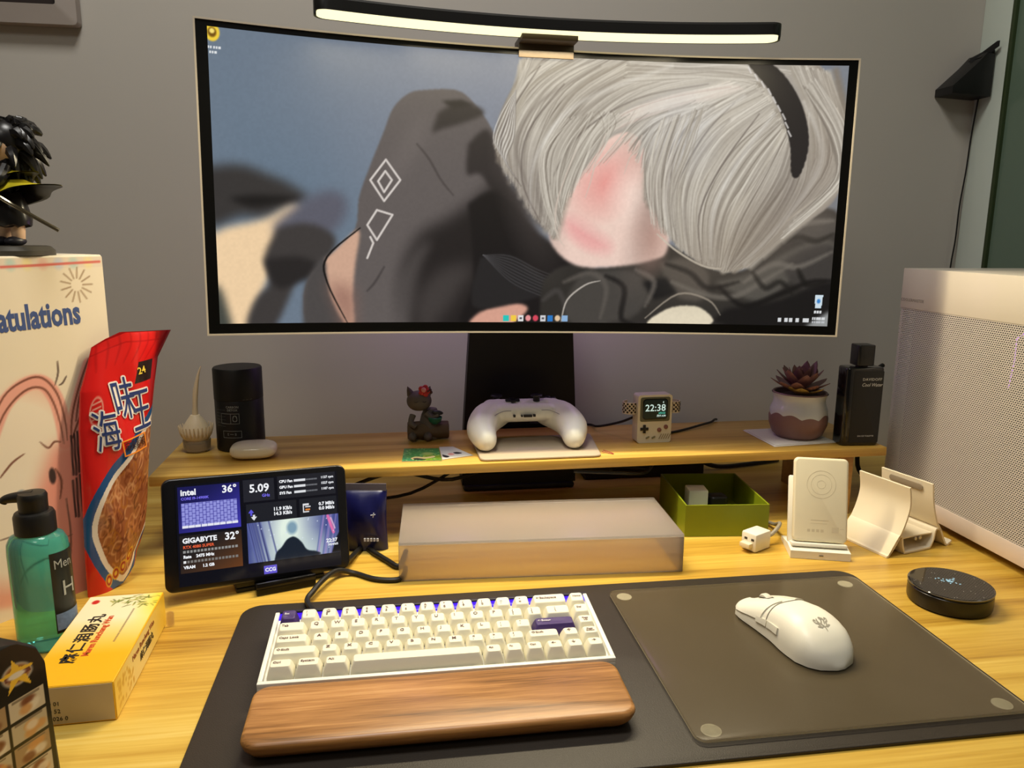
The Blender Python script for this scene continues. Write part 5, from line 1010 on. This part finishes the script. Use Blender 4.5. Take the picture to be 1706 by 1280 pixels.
for sx in (-1, 1):
    pts = [(sx*.024, .010), (sx*.034, .006), (sx*.0425, .012), (sx*.0415, .022), (sx*.033, .030)]
    Q_ = catmull([(x, y, 0) for x, y in pts], 4); rr_ = []
    for i, q_ in enumerate(Q_):
        t_ = (Q_[min(i+1, len(Q_)-1)]-Q_[max(i-1, 0)]).normalized(); n_ = Vector((-t_.y, t_.x, 0))*.0009
        rr_.append([(q_.x+n_.x, q_.y+n_.y, .0425), (q_.x-n_.x, q_.y-n_.y, .0425), (q_.x-n_.x, q_.y-n_.y, .0595), (q_.x+n_.x, q_.y+n_.y, .0595)])
    sp_ = mk('strap', loft(rr_), m_strap, wa); hl = []
    for i, q_ in enumerate(Q_[1:12]):
        t_ = (Q_[i+2]-Q_[i]).normalized(); n_ = Vector((-t_.y, t_.x, 0)); n_ = n_*(-1 if n_.y > 0 else 1)
        for z_ in ((.0455, .0515, .0575) if i % 2 else (.0485, .0545)):
            hl.append(X(lathe([(0, 0), (.0016, 0), (.0016, .0003), (0, .0003)], 10), basis((q_.x+n_.x*.0009, q_.y+n_.y*.0009, z_), (t_.x, t_.y, 0), (0, 0, 1)) if t_.cross(Vector((0, 0, 1))).dot(n_) > 0 else basis((q_.x+n_.x*.0009, q_.y+n_.y*.0009, z_), (-t_.x, -t_.y, 0), (0, 0, 1))))
    mk('strap_holes', J(*hl), m_hole, sp_, 0)
tag(mk('watch_cable', tube([(.33, .540, .11), (0.4197,0.5387,0.106), (.430, .500, .112), (.455, .470, .125), (.468, .446, .138)], .0019, 8), m_cable), 'thin black cable rising from the stand column to the watch stand', 'cable')
tag(mk('shelf_cable', tube([(.521, .448, SH+.012), (.535, .47, SH+.0025), (.565, .485, SH+.0025), (.600, .505, SH+.0040), (.625, .525, SH+.003), (.636, .538, SH+.0035), (.645, .550, SH+.001)], .0019, 8), m_cable), 'thin black cable on the shelf right of the watch stand', 'cable')

tag(mk('napkin', J(slab([(.657, .476), (.6605, .3795), (.765, .3915), (.7560, .482)], SH+.0002, SH+.0012, .0003), slab([(.659, .475), (.664, .383), (.762, .394), (.753, .479)], SH+.0013, SH+.0022, .0003)), M('paper_white', (220, 214, 200), .8, bump=(90, .4))), 'folded white paper napkin under the succulent pot', 'napkin')
pt = thing('potted_succulent', 'purple succulent in a mauve pot with a wavy white glaze band', 'potted plant', (.7215, .4300, SH+.0024))
PR = [(.030, .0005), (.0365, .006), (.0418, .020), (.0425, .031), (.0400, .043), (.0368, .052), (.0360, .058), (.0375, .064), (.0395, .0672), (.0385, .0690), (.0365, .0680), (.0350, .0640), (.0335, .058)]
mk('pot', lathe([(0, 0)] + PR + [(0, .056)], 56), M('pot_mauve', (128, 96, 92), .45, var=.1, bump=(300, .1)), pt)
def prr(z): return float(np.interp(z, [q_[1] for q_ in PR[:9]], [q_[0] for q_ in PR[:9]]))
V, F = [], []; nz_ = 12; na_ = 84
for i in range(nz_+1):
    for j in range(na_):
        a = 2*math.pi*j/na_; zb = .0335 + .0042*abs(math.sin(a*5+.4)) - .002*math.sin(a*3); z_ = zb + (.0672-zb)*i/nz_; r_ = prr(z_) + .0009*min(1, i*.6); V.append((r_*math.cos(a), r_*math.sin(a), z_))
for i in range(nz_):
    for j in range(na_): F.append((i*na_+j, i*na_+(j+1) % na_, (i+1)*na_+(j+1) % na_, (i+1)*na_+j))
mk('glaze_band', (V, F), M('glaze_white', (196, 200, 204), .25, var=.05, coat=.3), pt, 60)['label'] = 'white glaze dripping in waves over the upper pot'
stuff(mk('soil', lathe([(0, .0625), (.02, .064), (.0345, .0615)], 30, False), M('soil_brown', (74, 52, 36), .9, bump=(250, .8), var=.4, vscale=90), pt))
def leafmesh(name):
    rings = []
    for i in range(9):
        t = i/8; wd = .0072*math.sin(math.pi*min(1, t*.86+.10))**.8*(1 if t < .98 else .05); th_ = .0024*(1-t*.8); x_ = .030*t; z_ = .010*t*t
        rings.append([(x_, wd*math.cos(a), z_ + th_*math.sin(a) + abs(wd*math.cos(a))*.18) for a in (2*math.pi*k/10 for k in range(10))])
    return mesh(name, loft(rings), 60)
lf = leafmesh('leaf'); m_lp = M('leaf_purple', (134, 96, 94), .45, var=.4, vscale=70); lf.materials.append(m_lp)
lf2 = lf.copy(); lf2.materials.clear(); lf2.materials.append(M('leaf_yellow_green', (176, 148, 78), .45, var=.3, vscale=60))
rs = random.Random(12)
for ringi, (n_, el, sc_, r0) in enumerate(((9, 8, 1.0, .004), (8, 26, .95, .003), (6, 46, .75, .002), (4, 70, .55, .001))):
    for k in range(n_):
        a = 360*k/n_ + ringi*23 + rs.uniform(-8, 8)
        o = link('leaf', lf, None, pt, mtx=T(0, .002, .0700+.003*ringi) @ RZ(a) @ RY(-el + rs.uniform(-5, 5)) @ T(r0, 0, 0) @ SC(sc_*1.35, sc_*1.5, sc_*1.2))
for a, el, sc_ in ((-120, 2, .95), (-62, 0, .98), (-160, 6, .8)):
    link('leaf', lf2, None, pt, mtx=T(.000, -.004, .0672) @ RZ(a) @ RY(-el) @ T(.004, 0, 0) @ SC(sc_*1.1, sc_*1.7, sc_*1.2))['label'] = 'yellowish lower leaf'
for a, el, sc_ in ((14, 38, 1.45), (165, 30, 1.25), (40, 48, 1.3)):
    link('leaf', lf, None, pt, mtx=T(.004, .006, .072) @ RZ(a) @ RY(-el) @ T(.003, 0, 0) @ SC(sc_, sc_*.9, sc_))

pf = thing('perfume_bottle', 'tall black glass perfume bottle with a square cap at the right shelf end', 'perfume bottle', (.7890, .3865, SH), R(-4))
m_pf = M('perfume_black', (17, 16, 16), .16, coat=.4, var=.1)
mk('glass_body', slab(rrect(.0565, .0300, .0060, 5), .0003, .1155, .0030), m_pf, pf)
mk('front_panel', X(slab(rrect(.0440, .106, .002, 4), 0, .0005, .0002), FRONT(.0045, -.0150, .0580)), M('panel_charcoal', (27, 25, 23), .5, var=.05), pf)
mk('neck', lathe([(.0085, .115), (.0085, .1185)], 24), M('neck_metal', (60, 56, 50), .3, .8), pf)
mk('cap', slab(rrect(.0260, .0250, .0040, 5), .1175, .1475, .0014), M('cap_black', (24, 23, 22), .3), pf)
m_pt = M('perfume_print', (196, 190, 178), .5)
txt('DAVIDOFF', .0056, m_pt, pf, FRONT(.0095, -.0157, .0985), 'lettering', 'CENTER', 0, spacing=1.1); txt('Cool Water', .0072, m_pt, pf, FRONT(.0095, -.0157, .0905), 'lettering', 'CENTER', 0, sx=.85, shear=.35); txt('EAU DE TOILETTE', .0030, m_pt, pf, FRONT(.0070, -.0157, .0150), 'lettering', 'CENTER')
tag(mk('case_cable', tube([(.880, .470, .205), (.866, .462, .200), (.850, .452, .188), (.846, .450, .165), (.862, .458, .158), (.852, .455, .148), (.850, .462, .12), (.86, .48, .04), (.88, .47, .012)], .0036, 8), m_cable), 'dark looped cable between the perfume bottle and the white case', 'cable')

# ------------------------------------------------------------------ under the shelf
nb = thing('navy_pouch', 'navy blue snack pouch with white marks standing behind the tablet', 'pouch', (.077, .335, 0), R(-8))
def pillow(w_, h_, d_, n=18):
    rings = []
    for i in range(n+1):
        t = i/n; dd = max(.0012, d_*math.sin(math.pi*min(1, .12+t*.88))**.7); ww = w_*(1-.05*math.sin(math.pi*t)); rings.append([(ww/2*math.copysign(abs(math.cos(a))**.6, math.cos(a)), dd/2*math.sin(a)*(1+.12*math.sin(7*a+9*t)), h_*t+.0004) for a in (2*math.pi*k/32 for k in range(32))])
    return loft(rings)
mk('pouch_body', pillow(.064, .080, .030), M('pouch_navy', (18, 20, 74), .3, var=.5, vscale=30), nb, 60)
mk('pouch_seal', box(-.031, .031, -.001, .001, .079, .0885), M('seal_pale', (96, 92, 104), .4), nb)
m_nw = M('navy_print', (190, 196, 214), .4)
mk('print_marks', J(X(tube([(-.003, 0, 0), (.003, 0, .001)], .0007, 5), T(.016, -.0165, .052)), X(tube([(0, 0, -.003), (0.001, 0, .003)], .0007, 5), T(.016, -.0165, .052)), *[box(.004+.004*k, .0065+.004*k, -.0185, -.0170, .0175, .0215) for k in range(5)]), m_nw, nb)
tag(mk('cable_bundle', J(tube([(.05, .40, .06), (.12, .42, .075), (.20, .44, .055), (.30, .45, .08), (.42, .44, .06), (.52, .47, .08), (.62, .46, .085)], .0028, 8), tube([(.04, .44, .03), (.14, .43, .04), (.26, .46, .085), (.40, .43, .075), (.50, .45, .055)], .0024, 8), tube([(.36, .36, .086), (.42, .365, .080), (.47, .39, .070), (.50, .44, .066)], .0026, 8)), m_cable), 'tangle of black cables in the dark under the shelf', 'cables')
ps = thing('dark_filler_box', 'long black box added to darken the space between the shelf and the wall', 'filler box', (.535, .585, 0))  # added box with cord, blackens the gap behind the shelf
mk('filler_body', box(-.105, .105, -.010, .060, .0003, .070, .004), m_blk, ps); mk('filler_cord', tube([(.105, .02, .02), (.14, .02, .006), (.20, .03, .0045), (.27, .05, .0045)], .004, 8), m_cable, ps)
gx = thing('green_box', 'open olive green cardboard tray under the right of the shelf', 'box', (.5064, .3185, 0), R(-5.4))
m_grn = M('box_green', (126, 138, 18), .5, var=.04); w_ = .1155; d_ = .140; h_ = .0450
mk('tray', J(box(0, w_, 0, .002, .0003, h_), box(0, w_, d_-.002, d_, .0003, h_), box(0, .002, .002, d_-.002, .0003, h_), box(w_-.002, w_, .002, d_-.002, .0003, h_), box(.002, w_-.002, .002, d_-.002, .0003, .0022)), m_grn, gx, 0)
tag(mk('small_white_box', X(box(0, .028, 0, .028, 0, .043, .002), Matrix.Translation((.5330, .3750, .0026)) @ RZ(-8)), m_white2), 'small white carton standing inside the green tray', 'box')
ad = tag(mk('black_adapter', X(slab(rrect(.026, .022, .005, 4), 0, .034, .003), T(.577, .378, .0027)), m_blk), 'black charger block beside the white carton in the green tray', 'adapter')
us = thing('usb_adapter', 'small white USB charging adapter with a grey cable on the desk', 'adapter', (.5850, .2700, 0), R(28))
us.scale = (1.22, 1.22, 1.22)
mk('adapter_body', box(-.0125, .0140, -.0095, .0095, .0003, .0205, .0022), m_white, us); mk('usb_plug', box(-.0195, -.0125, -.0060, .0060, .0055, .0105, .0005), M('plug_cream', (226, 214, 184), .4), us)
mk('plug_holes', J(box(-.0128, -.0123, -.0070, -.0035, .0125, .0150), box(-.0128, -.0123, .0015, .0050, .0125, .0150)), M('hole_dark', (60, 52, 44), .6), us)
mk('lead', tube([(.0135, 0, .010), (.022, -.003, .011), (.034, -.003, .016), (.047, .003, .017), (.060, .018, .008), (.0744, .044, .0024), (.09, .07, .0024)], .0021, 8), M('lead_grey', (150, 142, 126), .5), us)

ch = thing('charging_stand', 'white wireless charging stand with flat foot under the shelf edge', 'charging stand', (.6515, .2275, 0), R(-17.5))
mk('foot', X(loft([[(x, -.004, .0003), (x, .058, .0003), (x, .058, .0055), (x, .018, .0120), (x, -.004, .0105)] for x in (-.0365, .0365)]), Matrix.Identity(4)), m_white, ch, 20)
LEAN = T(0, .0180, .0110) @ RX(-14)
mk('upright', X(box(-.0355, .0315, .0, .008, 0, .088, .0025), LEAN @ T(0, .004, 0)), m_white, ch)
mk('shelf_lip', X(box(-.034, .034, -.014, .004, -.001, .0035, .001), LEAN), m_white, ch)
mk('status_light', box(-.0015, .0035, -.0045, -.0038, .0052, .0060), M('status_dark', (66, 58, 48), .5), ch)
pw = thing('power_bank', 'white flat power bank leaning on the charging stand', 'power bank', (.6515, .2275, 0), R(-17.5))
mk('bank_body', X(slab(rrect(.0670, .1080, .0065, 6), 0, .0105, .0028), LEAN @ T(.0020, .0030, .0585) @ RX(90)), M('bank_white', (224, 214, 186), .45, var=.02), pw)
PB = LEAN @ T(.0020, -.0076, .0585)
def arc(r0, r1, n=40): return loft([[(r0*math.cos(a), 0, r0*math.sin(a)), (r1*math.cos(a), 0, r1*math.sin(a)), (r1*math.cos(a), .0006, r1*math.sin(a)), (r0*math.cos(a), .0006, r0*math.sin(a))] for a in (2*math.pi*k/n for k in range(n+1))])
m_fp = M('faint_print', (198, 186, 160), .5)
mk('charging_mark', X(J(X(arc(.0175, .0179), T(0, 0, .020)), X(arc(.0125, .0128), T(0, 0, .020)), X(arc(.0050, .0053), T(0, 0, .020))), PB), m_fp, pw, 0)
mk('print_lines', X(J(box(-.012, .010, 0, .0005, -.0262, -.0255), box(-.012, .008, 0, .0005, -.0300, -.0296), *[box(-.016+.0055*k, -.0125+.0055*k, 0, .0005, -.041, -.0375) for k in range(4)], box(.014, .0225, 0, .0005, -.0410, -.0338), box(.024, .029, 0, .0005, -.036, -.0355)), PB), m_fp, pw, 0)

dk = thing('laptop_dock', 'white curved two-slot vertical dock between the power bank and the case', 'laptop dock', (.7365, .2165, 0), R(14.5))
def thick(P2, t_):
    n = len(P2); L_, R_ = [], []
    for i in range(n):
        a, b_ = Vector(P2[max(i-1, 0)]), Vector(P2[min(i+1, n-1)]); d__ = (b_-a).normalized(); nn = Vector((-d__.y, d__.x))*t_/2; p = Vector(P2[i]); L_.append(tuple(p+nn)); R_.append(tuple(p-nn))
    return L_, R_
def extr(P2, t_, y0, y1):
    Q_ = [(q_.x, q_.y) for q_ in catmull([(*p, 0) for p in P2], 6)]; L_, R_ = thick(Q_, t_); n = len(L_); V, F = [], []
    for y in (y0, y1): V += [(x, y, z) for x, z in L_] + [(x, y, z) for x, z in R_]
    m_ = 2*n
    for i in range(n-1): F += [(i, i+1, m_+i+1, m_+i), (n+i+1, n+i, m_+n+i, m_+n+i+1), (i+1, i, n+i, n+i+1), (m_+i, m_+i+1, m_+n+i+1, m_+n+i)]
    F += [(0, m_, m_+n, n), (n-1, 2*n-1, m_+2*n-1, m_+n-1)]; return V, F
m_dk = M('dock_white', (226, 214, 188), .38, var=.02); DL = .080
lp = [(.0305, .0905), (.0345, .066), (.0290, .0420), (.0175, .0190), (.0050, .0030), (.0012, .0016)]
mk('left_cradle', extr(lp, .0026, 0, DL), m_dk, dk)
rp = [(.0715, .0905), (.0765, .064), (.0855, .0390), (.0960, .0235), (.1080, .0028), (.1155, .0035), (.1190, .0062)]
mk('right_cradle', extr(rp, .0026, 0, DL), m_dk, dk)
mk('channel', J(extr([(.0048, .0028), (.0200, .0255), (.0245, .0255), (.0262, .0250)], .0022, 0, DL), extr([(.0262, .0255), (.0285, .0120), (.0325, .0030)], .0022, 0, DL), extr([(.0320, .0022), (.055, .0019), (.0795, .0022)], .0022, 0, DL), extr([(.0790, .0028), (.0840, .0120), (.0865, .0250), (.0910, .0265), (.0955, .0245)], .0022, 0, DL), extr([(.028, .0205), (.055, .0212), (.085, .0205)], .0016, .004, DL)), m_dk, dk)
mk('slot_pad', X(slab(rrect(.052, .0085, .0042, 6), 0, .0008, .0002), basis((.0704, .040, .0815), (0, -1, 0), (-.14, 0, 1))), M('slot_grey', (146, 132, 112), .6), dk)
for x in (.052, .060): mk('screw', X(lathe([(0, 0), (.0022, 0), (.0022, .001), (0, .001)], 16), FRONT(x, .002, .0185)), M('screw_pale', (190, 186, 176), .3, .5), dk)

ds = thing('round_puck', 'round black glass-topped puck with a small pale emblem on the desk', 'puck', (.7335, .0985, 0))
mk('puck_base', lathe([(0, .0003), (.0400, .0003), (.0425, .002), (.0430, .004), (.0430, .0185), (.0420, .0195)], 64), M('puck_black', (20, 17, 16), .3, var=.1), ds)
mk('glass_top', lathe([(.0420, .0195), (.0432, .0200), (.0432, .0215), (.0418, .0225), (0, .0227)], 64), M('puck_glass', (14, 13, 13), .07, coat=.5, var=.1), ds)
mk('rim_light', lathe([(.0426, .0221), (.0434, .0219), (.0434, .0212)], 64, False), M('puck_rim', (120, 112, 98), .25, .7), ds)
m_em = M('puck_emblem', (30, 40, 44), .3, emis=(176, 214, 222), es=.8); em_ = []
rs = random.Random(6)
for k in range(26):
    x, y = rs.gauss(0, .0055), rs.gauss(0, .0040); em_.append(X(box(-.0011, .0011, -.0006, .0006, .0227, .0230), T(x+.003, y+.006, 0) @ RZ(rs.uniform(0, 180))))
mk('emblem', J(*em_), m_em, ds, 0)
sp = []
for k in range(26):
    a, r_ = rs.uniform(0, 6.28), .040*math.sqrt(rs.random()); sp.append(X(box(-.0003, .0003, -.0003, .0003, .0226, .0229), T(r_*math.cos(a), r_*math.sin(a), 0)))
stuff(mk('dust_specks', J(*sp), M('dust', (190, 186, 176), .8), ds, 0))

# ------------------------------------------------------------------ the white computer case at the right
pc = thing('computer_case', 'white desktop computer case with perforated side panel, right edge of desk', 'computer', (.866, .045, 0))
CL, CW, CH = .378, .20, .3585
m_pcw = M('case_painted_white', (216, 206, 190), .32, .15, var=.015)
m_mesh = bpy.data.materials.new('perforated_white'); m_mesh.use_nodes = True; nt = m_mesh.node_tree; pb_ = nt.nodes['Principled BSDF']
tc = nt.nodes.new('ShaderNodeTexCoord'); sx_ = nt.nodes.new('ShaderNodeSeparateXYZ'); cb_ = nt.nodes.new('ShaderNodeCombineXYZ'); bk_ = nt.nodes.new('ShaderNodeTexBrick')
nt.links.new(tc.outputs['Object'], sx_.inputs[0]); nt.links.new(sx_.outputs['Y'], cb_.inputs['X']); nt.links.new(sx_.outputs['Z'], cb_.inputs['Y']); nt.links.new(cb_.outputs[0], bk_.inputs['Vector'])
bk_.inputs['Scale'].default_value = 1; bk_.inputs['Brick Width'].default_value = .0037; bk_.inputs['Row Height'].default_value = .0027; bk_.inputs['Mortar Size'].default_value = .00050; bk_.inputs['Mortar Smooth'].default_value = .1
pb_.inputs['Base Color'].default_value = (*lin((208, 200, 190)), 1); pb_.inputs['Roughness'].default_value = .4
tr_ = nt.nodes.new('ShaderNodeBsdfTransparent'); mx_ = nt.nodes.new('ShaderNodeMixShader'); out = nt.nodes['Material Output']
nt.links.new(bk_.outputs['Fac'], mx_.inputs[0]); nt.links.new(tr_.outputs[0], mx_.inputs[1]); nt.links.new(pb_.outputs[0], mx_.inputs[2]); nt.links.new(mx_.outputs[0], out.inputs[0])
mk('chassis', J(box(.003, CW, 0, CL, CH-.004, CH, .001), box(.003, CW, CL-.004, CL, .016, CH-.004), box(.003, CW, 0, .004, .016, CH-.004), box(.003, CW, 0, CL, .014, .018, .001), box(CW-.004, CW, .004, CL-.004, .018, CH-.004)), m_pcw, pc)
mk('top_band', box(0, .003, 0, CL, CH-.0580, CH, .0008), m_pcw, pc); mk('bottom_band', box(0, .003, 0, CL, .012, .036, .0008), M('band_pinkish_white', (216, 200, 188), .35, .15, var=.015), pc)
mk('perforated_panel', box(.0008, .0016, .001, CL-.001, .036, CH-.0580), m_mesh, pc, 0)
mk('inner_board', box(.022, .024, .004, CL-.004, .018, CH-.004), M('board_dark', (44, 40, 40), .7, var=.3), pc)
m_pl = M('purple_led', (30, 20, 40), .4, emis=(196, 120, 255), es=1.1)
mk('led_strip', J(tube([(.010, .165, .282), (.010, .164, .255), (.010, .168, .220)], .0006, 6, 0), tube([(.010, .165, .282), (.010, .140, .300)], .0006, 6, 0), *[X(sell(.002, .002, .003, nu=8, nv=6), T(.010, .128, z_)) for z_ in (.282, .268, .254)]), m_pl, pc)
for x in (.03, CW-.03):
    for y in (.04, CL-.04): mk('foot', X(lathe([(.014, .0002), (.016, .002), (.017, .014)], 20), T(x, y, 0)), m_blk, pc)
txt('COOLERMASTER', .0062, M('case_print_grey', (150, 140, 126), .4), pc, basis((-.0003, CL-.026, CH-.0455), (0, -1, 0), (0, 0, 1)), 'lettering', 'CENTER', 0, spacing=1.1)
flush_text()
